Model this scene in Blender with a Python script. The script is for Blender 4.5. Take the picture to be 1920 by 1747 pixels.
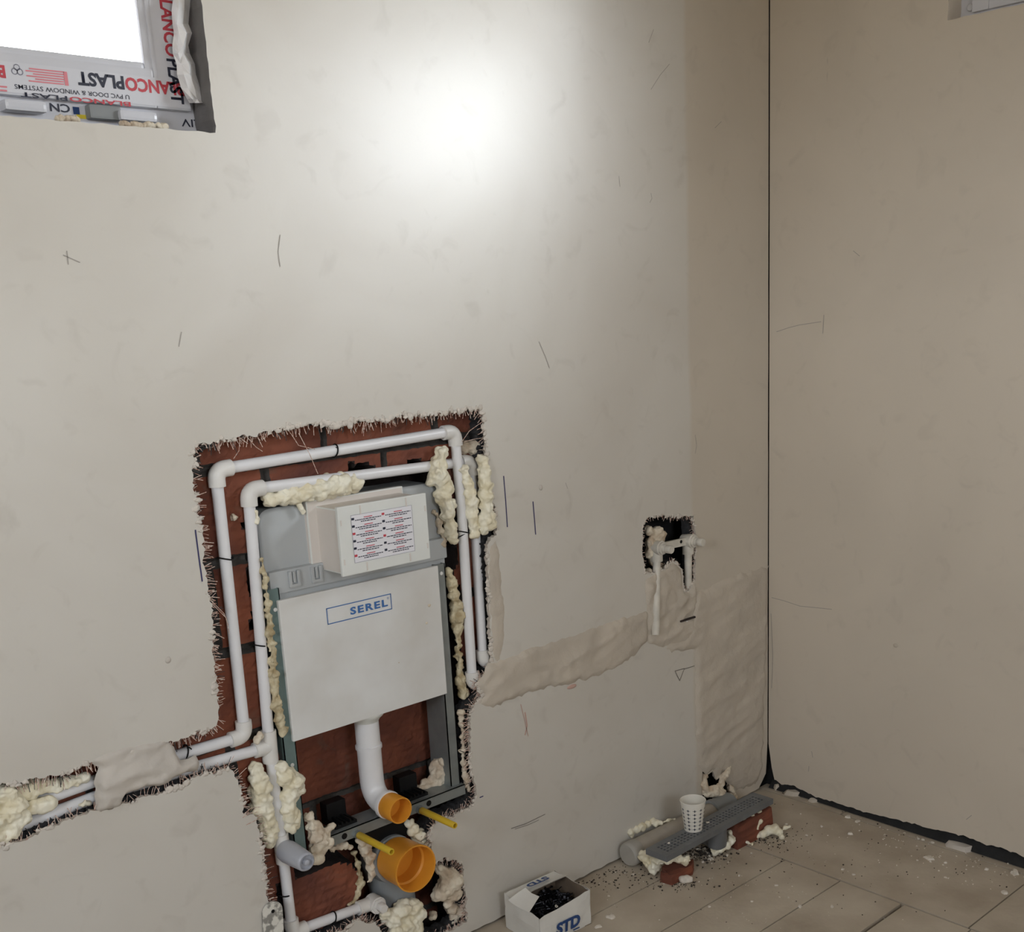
import bpy, bmesh, math, random
from mathutils import Vector, Matrix, noise
from mathutils.geometry import delaunay_2d_cdt
for o in list(bpy.data.objects): bpy.data.objects.remove(o)
SC = bpy.context.scene
COL = SC.collection
rnd = random.Random(7)

# ------------------------------------------------------------------ camera
W, H, FPX, PCX, PCY = 1920, 1747, 2170.0, 1100.0, 1150.0
CAM = Vector((-2.87778, -2.16299, 1.55))
RX = Vector((0.713722, -0.699392, -0.0381087))      # right
RD = Vector((-0.204475, -0.156010, -0.966360))      # down
RF = Vector((0.669918, 0.697505, -0.254356))        # forward
cam_d = bpy.data.cameras.new('camera'); cam = bpy.data.objects.new('camera', cam_d); COL.objects.link(cam)
m = Matrix.Identity(4)
for i in range(3):
    m[i][0] = RX[i]; m[i][1] = -RD[i]; m[i][2] = -RF[i]; m[i][3] = CAM[i]
cam.matrix_world = m
cam_d.sensor_fit = 'HORIZONTAL'; cam_d.sensor_width = 36.0
cam_d.lens = FPX / W * 36.0
cam_d.shift_x = (W / 2 - PCX) / W; cam_d.shift_y = (PCY - H / 2) / W
cam_d.clip_start = 0.02
SC.camera = cam

def ray(px, py):
    return RX * ((px - PCX) / FPX) + RD * ((py - PCY) / FPX) + RF
def at(px, py, y=0.0):
    d = ray(px, py); return CAM + d * ((y - CAM.y) / d.y)
def atx(px, py, x=0.0):
    d = ray(px, py); return CAM + d * ((x - CAM.x) / d.x)
def atz(px, py, z=0.0):
    d = ray(px, py); return CAM + d * ((z - CAM.z) / d.z)

# ------------------------------------------------------------------ view, sky, daylight
SC.view_settings.view_transform = 'Standard'; SC.view_settings.look = 'None'
SC.view_settings.gamma = 1.0; SC.view_settings.use_curve_mapping = False
SC.view_settings.exposure = 1.56
SC.cycles.max_bounces = 10; SC.cycles.diffuse_bounces = 6; SC.cycles.glossy_bounces = 4
SC.cycles.transparent_max_bounces = 12
SC.cycles.sample_clamp_indirect = 6.0
SC.cycles.use_denoising = True
SKY = 5.0
world = bpy.data.worlds.new('overcast_sky'); SC.world = world; world.use_nodes = True
wn = world.node_tree.nodes; wl = world.node_tree.links
bg = wn['Background']; bg.inputs['Strength'].default_value = SKY
tc = wn.new('ShaderNodeTexCoord'); sx = wn.new('ShaderNodeSeparateXYZ'); rp = wn.new('ShaderNodeValToRGB')
wl.new(tc.outputs['Generated'], sx.inputs[0]); wl.new(sx.outputs['Z'], rp.inputs[0]); wl.new(rp.outputs[0], bg.inputs['Color'])
cr = rp.color_ramp
cr.elements[0].position = 0.0; cr.elements[0].color = (0.30, 0.27, 0.23, 1)
cr.elements[1].position = 1.0; cr.elements[1].color = (0.72, 0.83, 1.0, 1)
e = cr.elements.new(0.03); e.color = (0.96, 0.98, 1.0, 1)
# soft bright sky patch, added low on the right for the back wall's glow
GLOW_DIR = Vector((0.605, -0.784, 0.137)).normalized(); GLOW_PEAK, GLOW_EXP = 16.5, 28.0
dt = wn.new('ShaderNodeVectorMath'); dt.operation = 'DOT_PRODUCT'; dt.inputs[1].default_value = GLOW_DIR
nm = wn.new('ShaderNodeVectorMath'); nm.operation = 'NORMALIZE'; wl.new(tc.outputs['Generated'], nm.inputs[0]); wl.new(nm.outputs[0], dt.inputs[0])
mxx = wn.new('ShaderNodeMath'); mxx.operation = 'MAXIMUM'; mxx.inputs[1].default_value = 0; wl.new(dt.outputs['Value'], mxx.inputs[0])
pw = wn.new('ShaderNodeMath'); pw.operation = 'POWER'; pw.inputs[1].default_value = GLOW_EXP; wl.new(mxx.outputs[0], pw.inputs[0])
ml = wn.new('ShaderNodeMath'); ml.operation = 'MULTIPLY'; ml.inputs[1].default_value = GLOW_PEAK; wl.new(pw.outputs[0], ml.inputs[0])
bg2 = wn.new('ShaderNodeBackground'); bg2.inputs['Color'].default_value = (.88, .95, 1, 1); wl.new(ml.outputs[0], bg2.inputs['Strength'])
ads = wn.new('ShaderNodeAddShader'); wl.new(bg.outputs[0], ads.inputs[0]); wl.new(bg2.outputs[0], ads.inputs[1]); wl.new(ads.outputs[0], wn['World Output'].inputs[0])

def portal(name, loc, rot, sx_, sy_):
    l = bpy.data.lights.new(name, 'AREA'); l.shape = 'RECTANGLE'; l.size = sx_; l.size_y = sy_
    l.cycles.is_portal = True
    o = bpy.data.objects.new(name, l); o.location = loc; o.rotation_euler = rot; COL.objects.link(o)
PI = math.pi
# window openings: (back wall) (right wall) (unseen ones added to light the room)
W1 = dict(x0=-3.0, x1=-1.724, z0=1.899, z1=2.7)
W2 = dict(y0=-1.02, y1=-0.549, z0=2.2106, z1=2.62)
W3 = dict(x0=-3.2, x1=-2.2, z0=1.5, z1=2.6)
W5 = dict(y0=-2.25, y1=-1.17, z0=2.0, z1=2.45)
W4 = dict(y0=-2.2, y1=-1.2, z0=1.5, z1=2.5)
ROOM = dict(x0=-4.4, y0=-4.0, z1=2.9)
portal('sky_portal', ((W1['x0']+W1['x1'])/2, .235, (W1['z0']+W1['z1'])/2), (-PI/2, 0, 0), W1['x1']-W1['x0'], W1['z1']-W1['z0'])
portal('sky_portal', (.235, (W2['y0']+W2['y1'])/2, (W2['z0']+W2['z1'])/2), (0, PI/2, 0), W2['z1']-W2['z0'], W2['y1']-W2['y0'])
portal('sky_portal', ((W3['x0']+W3['x1'])/2, ROOM['y0']-.1, (W3['z0']+W3['z1'])/2), (PI/2, 0, 0), W3['x1']-W3['x0'], W3['z1']-W3['z0'])
portal('sky_portal', (.235, (W5['y0']+W5['y1'])/2, (W5['z0']+W5['z1'])/2), (0, PI/2, 0), W5['z1']-W5['z0'], W5['y1']-W5['y0'])
portal('sky_portal', (ROOM['x0']-.1, (W4['y0']+W4['y1'])/2, (W4['z0']+W4['z1'])/2), (0, -PI/2, 0), W4['z1']-W4['z0'], W4['y1']-W4['y0'])

# ------------------------------------------------------------------ helpers
def link(o, parent=None):
    COL.objects.link(o)
    if parent is not None: o.parent = parent
    return o
def mesh_obj(name, bm, mats, parent=None, smooth=False, angle=None):
    me = bpy.data.meshes.new(name)
    bm.normal_update(); bm.to_mesh(me); bm.free()
    for mt in (mats if isinstance(mats, (list, tuple)) else [mats]): me.materials.append(mt)
    if smooth or angle:
        for p in me.polygons: p.use_smooth = True
    if angle: me.set_sharp_from_angle(angle=math.radians(angle))
    return link(bpy.data.objects.new(name, me), parent)
def empty(name, loc=(0, 0, 0), rz=0.0):
    o = bpy.data.objects.new(name, None); o.location = loc; o.rotation_euler = (0, 0, rz)
    o.empty_display_size = .05
    return link(o)
def tag(o, label, cat, group=None):
    o['label'] = label; o['category'] = cat
    if group: o['group'] = group
    return o
def struct(o):
    o['kind'] = 'structure'; return o
def stuff(o):
    o['kind'] = 'stuff'; return o

def add_box(bm, a, b, mi=0, bevel=0.0):
    r = bmesh.ops.create_cube(bm, size=1.0)
    vs = r['verts']
    for v in vs:
        v.co = Vector(((a[i] + b[i]) / 2 + v.co[i] * (b[i] - a[i]) for i in range(3)))
    fs = set(f for v in vs for f in v.link_faces)
    for f in fs: f.material_index = mi
    if bevel > 0:
        es = set(e_ for v in vs for e_ in v.link_edges)
        bmesh.ops.bevel(bm, geom=list(es), offset=bevel, segments=2, affect='EDGES', profile=.7)
    return vs
def frame_of(d, hint=None):
    d = d.normalized()
    h = hint or (Vector((0, 0, 1)) if abs(d.z) < .9 else Vector((1, 0, 0)))
    u = h.cross(d).normalized(); return u, d.cross(u).normalized()
def add_tube(bm, pts, r, seg=20, caps=True, mi=0):
    """sweep a circle along points; r may be a list"""
    pts = [Vector(p) for p in pts]; n = len(pts)
    rs = r if isinstance(r, (list, tuple)) else [r] * n
    rings = []; u = None
    for i, p in enumerate(pts):
        d = (pts[min(i + 1, n - 1)] - pts[max(i - 1, 0)])
        if d.length < 1e-9: d = pts[i] - pts[i-2] if i > 1 else Vector((0, 0, 1))
        d.normalize()
        if u is None: u, v = frame_of(d)
        else:
            u = (u - d * u.dot(d)).normalized(); v = d.cross(u)
        rings.append([bm.verts.new(p + (u * math.cos(2*PI*k/seg) + v * math.sin(2*PI*k/seg)) * rs[i]) for k in range(seg)])
    for a, b in zip(rings, rings[1:]):
        for k in range(seg):
            f = bm.faces.new((a[k], a[(k+1) % seg], b[(k+1) % seg], b[k])); f.material_index = mi
    if caps:
        f = bm.faces.new(rings[0][::-1]); f.material_index = mi
        f = bm.faces.new(rings[-1]); f.material_index = mi
    return rings
def add_lathe(bm, prof, origin, axis, seg=32, mi=0, hint=None):
    """prof: list of (distance along axis, radius)"""
    axis = Vector(axis).normalized(); u, v = frame_of(axis, hint); o = Vector(origin)
    rings = []
    for t, r in prof:
        if r < 1e-6: rings.append([bm.verts.new(o + axis * t)])
        else: rings.append([bm.verts.new(o + axis * t + (u * math.cos(2*PI*k/seg) + v * math.sin(2*PI*k/seg)) * r) for k in range(seg)])
    for a, b in zip(rings, rings[1:]):
        for k in range(seg):
            k2 = (k + 1) % seg
            if len(a) == 1 and len(b) == 1: continue
            if len(a) == 1: f = bm.faces.new((a[0], b[k2], b[k]))
            elif len(b) == 1: f = bm.faces.new((a[k], a[k2], b[0]))
            else: f = bm.faces.new((a[k], a[k2], b[k2], b[k]))
            f.material_index = mi
def arc_pts(c0, corner, c1, r, n=8):
    """points of a rounded corner between directions corner->c0 and corner->c1"""
    corner = Vector(corner); a = (Vector(c0) - corner).normalized(); b = (Vector(c1) - corner).normalized()
    out = []
    for i in range(n + 1):
        t = i / n
        p0 = corner + a * r; p1 = corner; p2 = corner + b * r
        out.append(p0 * (1-t)**2 + p1 * 2*t*(1-t) + p2 * t*t)
    return out
def pip(x, y, poly):
    ins = False; j = len(poly) - 1
    for i in range(len(poly)):
        xi, yi = poly[i][0], poly[i][1]; xj, yj = poly[j][0], poly[j][1]
        if (yi > y) != (yj > y) and x < (xj - xi) * (y - yi) / (yj - yi) + xi: ins = not ins
        j = i
    return ins
def dist_poly(x, y, poly):
    best = 1e9; j = len(poly) - 1
    for i in range(len(poly)):
        ax, ay = poly[j][0], poly[j][1]; bx, by = poly[i][0], poly[i][1]
        dx, dy = bx-ax, by-ay; L = dx*dx + dy*dy
        t = 0 if L < 1e-12 else max(0, min(1, ((x-ax)*dx + (y-ay)*dy) / L))
        d = (x-ax-t*dx)**2 + (y-ay-t*dy)**2
        if d < best: best = d
        j = i
    return math.sqrt(best)
def jag(poly, step, amp, seed=0, straight=()):
    """resample a closed 2D outline with ragged noise"""
    r = random.Random(seed); out = []; n = len(poly)
    for i in range(n):
        ax, ay = poly[i][0], poly[i][1]; bx, by = poly[(i+1) % n][0], poly[(i+1) % n][1]
        L = math.hypot(bx-ax, by-ay); k = max(1, int(L / step))
        nx, ny = (-(by-ay)/L, (bx-ax)/L) if L > 1e-9 else (0, 0)
        for q in range(k):
            t = q / k
            a = 0 if i in straight else amp * (1.2 * noise.noise((ax*40+(bx-ax)*t*40, ay*40+(by-ay)*t*40, seed)) + r.uniform(-.55, .55))
            out.append((ax + (bx-ax)*t + nx*a, ay + (by-ay)*t + ny*a))
    return out
def cdt_sheet(outer, holes, grid=None):
    """2D triangulated sheet: returns (verts2d, tris)"""
    vs = []; es = []
    for lp in [outer] + holes:
        b = len(vs); vs += [Vector((p[0], p[1])) for p in lp]
        es += [(b + i, b + (i+1) % len(lp)) for i in range(len(lp))]
    if grid:
        xs = [p[0] for p in outer]; ys = [p[1] for p in outer]
        x = min(xs)
        while x < max(xs):
            y = min(ys)
            while y < max(ys):
                if pip(x, y, outer) and not any(pip(x, y, h) for h in holes) and dist_poly(x, y, outer) > grid*.45:
                    vs.append(Vector((x + rnd.uniform(-.2, .2)*grid, y + rnd.uniform(-.2, .2)*grid)))
                y += grid
            x += grid
    r = delaunay_2d_cdt(vs, es, [], 0, 1e-6)
    out = []
    for t in r[2]:
        cx_ = sum(r[0][i].x for i in t) / len(t); cy_ = sum(r[0][i].y for i in t) / len(t)
        if pip(cx_, cy_, outer) and not any(pip(cx_, cy_, h) for h in holes): out.append(t)
    return r[0], out
def from_temp(o, mods):
    for k, kw in mods:
        md = o.modifiers.new(k, k)
        for a, b in kw.items(): setattr(md, a, b)
    dg = bpy.context.evaluated_depsgraph_get(); dg.update()
    me = bpy.data.meshes.new_from_object(o.evaluated_get(dg))
    return me
def text_mesh(body, mat, name, parent, origin, xd, yd, w=None, h=None, bold=0.0, space=1.0):
    """flat lettering laid on a surface; origin = lower left corner of the writing"""
    cu = bpy.data.curves.new('t', 'FONT'); cu.body = body; cu.size = 1.0; cu.space_character = space; cu.offset = bold; cu.resolution_u = 3
    o = bpy.data.objects.new('t', cu); COL.objects.link(o)
    dg = bpy.context.evaluated_depsgraph_get(); dg.update()
    me = bpy.data.meshes.new_from_object(o.evaluated_get(dg))
    bpy.data.objects.remove(o); bpy.data.curves.remove(cu)
    xs = [v.co.x for v in me.vertices]; ys = [v.co.y for v in me.vertices]
    sx_ = w / (max(xs) - min(xs)) if w else None; sy_ = h / (max(ys) - min(ys)) if h else None
    sx_ = sx_ or sy_; sy_ = sy_ or sx_
    x0, y0 = min(xs), min(ys); xd = Vector(xd); yd = Vector(yd); origin = Vector(origin)
    for v in me.vertices: v.co = origin + xd * ((v.co.x - x0) * sx_) + yd * ((v.co.y - y0) * sy_)
    me.materials.clear(); me.materials.append(mat); me.name = name
    return link(bpy.data.objects.new(name, me), parent)
def add_quad(bm, pts, mi=0):
    f = bm.faces.new([bm.verts.new(Vector(p)) for p in pts]); f.material_index = mi; return f

# ------------------------------------------------------------------ materials
def lin(c):
    return tuple(((x/255)/12.92 if x/255 <= .04045 else ((x/255+.055)/1.055)**2.4) for x in c)
def mat(name, col, rough=.6, var=.0, vscale=8.0, bump=0.0, bscale=60.0, metal=0.0, spec=.5, col2=None, coat=0.0, vdetail=4, bdetail=6, vpos=(.35, .65)):
    m_ = bpy.data.materials.new(name); m_.use_nodes = True
    nt = m_.node_tree; N = nt.nodes; L = nt.links; b = N['Principled BSDF']
    c = lin(col)
    b.inputs['Roughness'].default_value = rough; b.inputs['Metallic'].default_value = metal
    b.inputs['Specular IOR Level'].default_value = spec
    b.inputs['Coat Weight'].default_value = coat
    t = N.new('ShaderNodeTexCoord')
    nz = N.new('ShaderNodeTexNoise'); nz.inputs['Scale'].default_value = vscale; nz.inputs['Detail'].default_value = vdetail
    L.new(t.outputs['Object'], nz.inputs['Vector'])
    r = N.new('ShaderNodeValToRGB'); L.new(nz.outputs['Fac'], r.inputs[0])
    c2 = lin(col2) if col2 else tuple(x * (1 - var) for x in c)
    r.color_ramp.elements[0].position = vpos[0]; r.color_ramp.elements[1].position = vpos[1]
    r.color_ramp.elements[0].color = (*c2, 1); r.color_ramp.elements[1].color = (*c, 1)
    L.new(r.outputs[0], b.inputs['Base Color'])
    if bump > 0:
        n2 = N.new('ShaderNodeTexNoise'); n2.inputs['Scale'].default_value = bscale; n2.inputs['Detail'].default_value = bdetail
        L.new(t.outputs['Object'], n2.inputs['Vector'])
        bp = N.new('ShaderNodeBump'); bp.inputs['Strength'].default_value = min(1, bump); bp.inputs['Distance'].default_value = .004
        L.new(n2.outputs['Fac'], bp.inputs['Height']); L.new(bp.outputs[0], b.inputs['Normal'])
    return m_

def plaster_mat(name, prim, raw, split):
    """plaster wall: primed to x < split, bare beyond; blotches, hairline cracks, scuffs, waviness"""
    m_ = bpy.data.materials.new(name); m_.use_nodes = True
    nt = m_.node_tree; N = nt.nodes; L = nt.links; b = N['Principled BSDF']
    t = N.new('ShaderNodeTexCoord'); s = N.new('ShaderNodeSeparateXYZ'); L.new(t.outputs['Object'], s.inputs[0])
    def noise_(sc, det=4, dist=0.0, vec=None):
        n = N.new('ShaderNodeTexNoise'); n.inputs['Scale'].default_value = sc; n.inputs['Detail'].default_value = det; n.inputs['Distortion'].default_value = dist
        L.new(vec or t.outputs['Object'], n.inputs['Vector']); return n.outputs['Fac']
    def math_(op, a, b_=None, clamp=False):
        n = N.new('ShaderNodeMath'); n.operation = op; n.use_clamp = clamp
        for i, x in enumerate((a, b_)):
            if x is None: continue
            if isinstance(x, (int, float)): n.inputs[i].default_value = x
            else: L.new(x, n.inputs[i])
        return n.outputs[0]
    def ramp(v, p0, p1, inv=False):
        n = N.new('ShaderNodeMapRange'); n.inputs['From Min'].default_value = p0; n.inputs['From Max'].default_value = p1
        if inv: n.inputs['To Min'].default_value = 1; n.inputs['To Max'].default_value = 0
        L.new(v, n.inputs['Value']); return n.outputs[0]
    def mix(f, a, b_):
        n = N.new('ShaderNodeMix'); n.data_type = 'RGBA'
        if isinstance(f, float): n.inputs[0].default_value = f
        else: L.new(f, n.inputs[0])
        for i, x in ((6, a), (7, b_)):
            if isinstance(x, tuple): n.inputs[i].default_value = (*x, 1)
            else: L.new(x, n.inputs[i])
        return n.outputs[2]
    pr = lin(prim); rw = lin(raw)
    edge = math_('ADD', s.outputs['X'], math_('MULTIPLY', math_('SUBTRACT', noise_(3.0, 5), .5), .03))
    mask = ramp(edge, split - .004, split + .012)
    base = mix(mask, pr, rw)
    blot = ramp(noise_(2.2, 5, .6), .40, .68)
    base = mix(math_('MULTIPLY', blot, .34), base, tuple(x * .82 for x in rw))
    sm = ramp(noise_(14.0, 6, 1.0), .58, .75)
    base = mix(math_('MULTIPLY', sm, .22), base, tuple(x * .62 for x in rw))
    # small scuffs: stretched noise
    mp = N.new('ShaderNodeMapping'); mp.inputs['Scale'].default_value = (70, 70, 9); mp.inputs['Rotation'].default_value = (0, .5, 0)
    L.new(t.outputs['Object'], mp.inputs[0])
    sc = ramp(noise_(1.0, 3, 0, mp.outputs[0]), .74, .80)
    zone = ramp(noise_(1.6, 2), .52, .62)
    base = mix(math_('MULTIPLY', math_('MULTIPLY', sc, zone), .55), base, tuple(x * .35 for x in rw))
    L.new(base, b.inputs['Base Color'])
    rg = N.new('ShaderNodeMapRange'); rg.inputs['To Min'].default_value = PLASTER_ROUGH[0]; rg.inputs['To Max'].default_value = PLASTER_ROUGH[1]
    L.new(mask, rg.inputs['Value']); L.new(rg.outputs[0], b.inputs['Roughness'])
    b.inputs['Specular IOR Level'].default_value = PLASTER_SPEC
    b.inputs['Coat Weight'].default_value = PLASTER_COAT; b.inputs['Coat Roughness'].default_value = .27
    h1 = math_('MULTIPLY', noise_(1.7, 3), 3.0); h2 = math_('MULTIPLY', noise_(26, 5), .10); h3 = math_('MULTIPLY', noise_(170, 4), .03)
    hh = math_('ADD', math_('ADD', h1, h2), h3)
    bp = N.new('ShaderNodeBump'); bp.inputs['Strength'].default_value = .30; bp.inputs['Distance'].default_value = .006
    L.new(hh, bp.inputs['Height']); L.new(bp.outputs[0], b.inputs['Normal'])
    return m_
PLASTER_ROUGH = (.46, .40); PLASTER_SPEC = 1.0; PLASTER_COAT = .16
M_WALL = plaster_mat('primed_plaster', (204, 200, 192), (198, 189, 175), -.368)
M_WALLR = plaster_mat('bare_plaster', (204, 194, 179), (204, 194, 179), 9)
M_PATCH = mat('filler_plaster', (196, 186, 172), .75, .14, 6, 1.0, 38, bdetail=8)
M_FRESH = mat('smooth_filler', (196, 189, 180), .6, .10, 9, .3, 70)
M_EDGE = mat('plaster_edge', (206, 196, 184), .9, .35, 60, .8, 120)
M_CORE = mat('bitumen_core', (34, 34, 35), .85, .4, 20, .6, 60)
M_PLAIN = mat('plain_plaster', (212, 207, 197), .8, .1, 3)
M_BRICK = None
def brick_mat():
    m_ = bpy.data.materials.new('clay_brick'); m_.use_nodes = True
    nt = m_.node_tree; N = nt.nodes; L = nt.links; b = N['Principled BSDF']; b.inputs['Roughness'].default_value = .85
    t = N.new('ShaderNodeTexCoord')
    n = N.new('ShaderNodeTexNoise'); n.inputs['Scale'].default_value = 7; n.inputs['Detail'].default_value = 7; L.new(t.outputs['Object'], n.inputs['Vector'])
    r = N.new('ShaderNodeValToRGB'); L.new(n.outputs['Fac'], r.inputs[0])
    e0, e1 = r.color_ramp.elements; e0.position = .3; e0.color = (*lin((86, 47, 38)), 1); e1.position = .72; e1.color = (*lin((142, 81, 57)), 1)
    w = N.new('ShaderNodeTexWave'); w.wave_type = 'BANDS'; w.bands_direction = 'Z'; w.inputs['Scale'].default_value = 15; w.inputs['Distortion'].default_value = .5; w.inputs['Detail'].default_value = 3
    L.new(t.outputs['Object'], w.inputs['Vector'])
    # cement smears, a surface dirt of their own
    n2 = N.new('ShaderNodeTexNoise'); n2.inputs['Scale'].default_value = 11; n2.inputs['Detail'].default_value = 6; n2.inputs['Distortion'].default_value = .8
    L.new(t.outputs['Object'], n2.inputs['Vector'])
    mr = N.new('ShaderNodeMapRange'); mr.inputs['From Min'].default_value = .6; mr.inputs['From Max'].default_value = .72; mr.inputs['To Max'].default_value = .55
    L.new(n2.outputs['Fac'], mr.inputs['Value'])
    mx = N.new('ShaderNodeMix'); mx.data_type = 'RGBA'; L.new(mr.outputs[0], mx.inputs[0]); L.new(r.outputs[0], mx.inputs[6]); mx.inputs[7].default_value = (*lin((96, 88, 78)), 1)
    L.new(mx.outputs[2], b.inputs['Base Color'])
    ad = N.new('ShaderNodeMath'); ad.operation = 'MULTIPLY_ADD'; L.new(n.outputs['Fac'], ad.inputs[0]); ad.inputs[1].default_value = .8; L.new(w.outputs['Fac'], ad.inputs[2])
    bp = N.new('ShaderNodeBump'); bp.inputs['Strength'].default_value = .5; bp.inputs['Distance'].default_value = .003
    L.new(ad.outputs[0], bp.inputs['Height']); L.new(bp.outputs[0], b.inputs['Normal'])
    return m_
M_BRICK = brick_mat()
M_MORTAR = mat('grey_mortar', (84, 80, 76), .95, .45, 30, .9, 90)
M_VOID = mat('hollow_brick_inside', (48, 38, 35), .95, .5, 30, .8, 60)
M_PIPE = mat('white_pipe_plastic', (226, 226, 228), .32, .05, 12, .12, 40)
M_FIT = mat('fitting_plastic', (224, 222, 218), .38, .08, 20, .15, 50)
M_FITD = mat('dusty_fitting', (216, 211, 200), .5, .2, 24, .4, 60)
M_CAPG = mat('grey_end_cap', (166, 162, 154), .55, .12, 16)
M_FOAM = mat('expanding_foam', (236, 232, 214), .38, .22, 26, .6, 80, col2=(222, 212, 182))
M_FOAMD = mat('weathered_foam', (214, 204, 174), .7, .35, 40, .9, 90, col2=(164, 146, 110))
M_FOAMP = mat('dusty_foam', (226, 217, 198), .7, .25, 30, .9, 80, col2=(190, 172, 150))
M_TANK = mat('grey_tank_plastic', (178, 182, 184), .42, .05, 8)
M_PANEL = mat('white_cover_plastic', (222, 223, 222), .45, .07, 5, col2=(205, 203, 198))
M_BOXW = mat('white_box_plastic', (220, 222, 218), .5, .05, 9)
M_BOXS = mat('cream_box_plastic', (214, 207, 200), .5, .05, 9)
M_GALV = mat('galvanised_steel', (150, 156, 156), .45, .2, 18, .1, 60, metal=.6)
M_TEAL = mat('painted_steel', (110, 130, 128), .5, .15, 20, .1, 60, metal=.2)
M_ORANGE = mat('orange_plastic', (222, 150, 48), .4, .10, 14, .1, 30)
M_YEL = mat('yellow_plastic', (214, 180, 52), .4, .08, 30)
M_BLACK = mat('black_plastic', (14, 14, 15), .6, .3, 20, spec=.25)
M_GREY = mat('grey_drain_plastic', (138, 142, 144), .45, .1, 12)
M_GREYL = mat('pale_grey_plug', (172, 175, 184), .35, .06, 20, coat=.2)
M_GREYW = mat('dusty_grey_pipe', (168, 160, 148), .65, .14, 18, .3, 60)
M_GRATE = mat('grate_grey', (112, 114, 116), .45, .2, 14, .15, 60)
M_GRATED = mat('grate_hole_inside', (14, 14, 15), .8)
M_BLUE = mat('blue_print', (62, 108, 168), .5)
M_BLUED = mat('dark_blue_print', (34, 66, 120), .5)
M_RED = mat('red_print', (190, 66, 78), .5)
M_PINK = mat('pale_red_print', (214, 130, 140), .5)
M_INK = mat('black_print', (38, 42, 60), .5)
M_INKG = mat('grey_print', (120, 122, 138), .5)
M_PAPER = mat('label_paper', (224, 223, 228), .55)
M_FRAMEW = mat('white_frame_plastic', (206, 208, 216), .3, .04, 10)
M_FILM = mat('protective_film', (214, 216, 224), .28, .05, 10, .2, 30, coat=.3)
M_FILMW = mat('torn_white_film', (236, 236, 238), .35, .08, 20, .4, 40)
M_YELP = mat('yellow_print', (226, 206, 60), .5)
M_CARD = mat('white_cardboard', (214, 212, 206), .7, .08, 16)
M_CARDIN = mat('grey_cardboard_inside', (120, 104, 88), .85, .15, 20)
M_SCREW = mat('black_screw_steel', (46, 46, 50), .35, .4, 60, metal=.8)
M_CUP = mat('paper_cup_card', (226, 222, 212), .6, .04, 20)
M_FLOORT = mat('dusty_porcelain_tile', (190, 179, 162), .6, .22, 5, .2, 60, vdetail=8, col2=(164, 151, 134))
M_SUB = mat('screed', (40, 34, 29), .95, .5, 30, .6, 80)
M_CHIP = mat('plaster_chip_white', (224, 216, 204), .8, .2, 60, .5, 90)
M_DUST = mat('dark_rubble', (70, 62, 56), .95, .5, 90, .5, 90)
M_PEN = mat('blue_pen_ink', (44, 44, 92), .6)
M_PENCIL = mat('pencil_lead', (118, 112, 106), .6)
M_SCUFF = mat('grey_scuff', (156, 151, 145), .7)
M_REVEAL = mat('grey_reveal', (122, 120, 120), .9, .25, 14, .5, 60)  # window reveal, a darker grey than the wall face
M_REDMARK = mat('red_chalk', (190, 158, 146), .9)
M_PLATE = mat('plaster_smeared_steel', (150, 148, 142), .55, .3, 45, .5, 60, col2=(226, 224, 216), metal=.15, vpos=(.47, .55))
M_FRINGE = mat('glass_fibre_mesh', (230, 218, 206), .7, .3, 200, col2=(176, 128, 110))
M_FRINGED = mat('dark_fibre_mesh', (64, 62, 62), .8, .3, 100)
M_GLASS = bpy.data.materials.new('window_glass'); M_GLASS.use_nodes = True
_n = M_GLASS.node_tree.nodes; _l = M_GLASS.node_tree.links
for x in list(_n): _n.remove(x)
_o = _n.new('ShaderNodeOutputMaterial'); _t = _n.new('ShaderNodeBsdfTransparent'); _g = _n.new('ShaderNodeBsdfGlossy'); _g.inputs['Roughness'].default_value = .02
_f = _n.new('ShaderNodeFresnel'); _mx = _n.new('ShaderNodeMixShader')
_l.new(_f.outputs[0], _mx.inputs[0]); _l.new(_t.outputs[0], _mx.inputs[1]); _l.new(_g.outputs[0], _mx.inputs[2]); _l.new(_mx.outputs[0], _o.inputs[0])

# ------------------------------------------------------------------ room shell
PX = lambda pts, y=0.0: [((lambda p: (p.x, p.z))(at(a, b, y))) for a, b in pts]
# ragged opening round the cistern together with the pipe chase on its left
MAIN_PX = [(365,832),(400,829),(450,820),(520,807),(560,797),(620,796),(700,786),(800,776),(860,769),(903,762),
  (908,800),(911,850),(919,900),(928,960),(931,1003),(912,1022),(915,1042),(918,1150),(924,1236),(916,1262),(893,1282),(905,1302),(884,1330),(881,1420),(893,1490),
  (888,1508),(850,1530),(815,1543),(806,1562),(812,1618),(832,1608),(866,1614),(874,1680),(876,1728),
  (812,1762),(742,1754),(712,1746),(704,1729),(668,1727),(650,1744),(600,1762),(540,1790),
  (516,1745),(505,1700),(498,1660),(490,1600),(485,1560),(478,1530),(454,1522),(455,1500),(440,1450),(430,1446),(380,1450),(350,1470),(290,1490),(240,1505),(200,1518),(170,1521),(60,1566),(0,1592),(-80,1622),
  (-80,1492),(0,1472),(40,1465),(100,1455),(170,1430),(230,1412),(290,1398),(330,1387),(370,1374),(406,1362),(410,1340),(403,1290),(400,1200),(398,1130),(385,1090),(383,1040),(375,980),(365,930),(360,870)]
SMALL_PX = [(1205,985),(1214,971),(1240,966),(1270,967),(1300,968),(1305,1000),(1304,1088),(1291,1106),(1283,1108),(1279,1066),(1262,1052),(1244,1068),(1226,1076),(1210,1074),(1205,1040)]
FOOT_PX = [(1317,1440),(1328,1452),(1336,1446),(1345,1462),(1352,1452),(1366,1470),(1372,1500),(1340,1512),(1316,1500)]
hole_main = jag(PX(MAIN_PX), .005, .0050, 3)
hole_small = jag(PX(SMALL_PX), .006, .003, 5)
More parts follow.
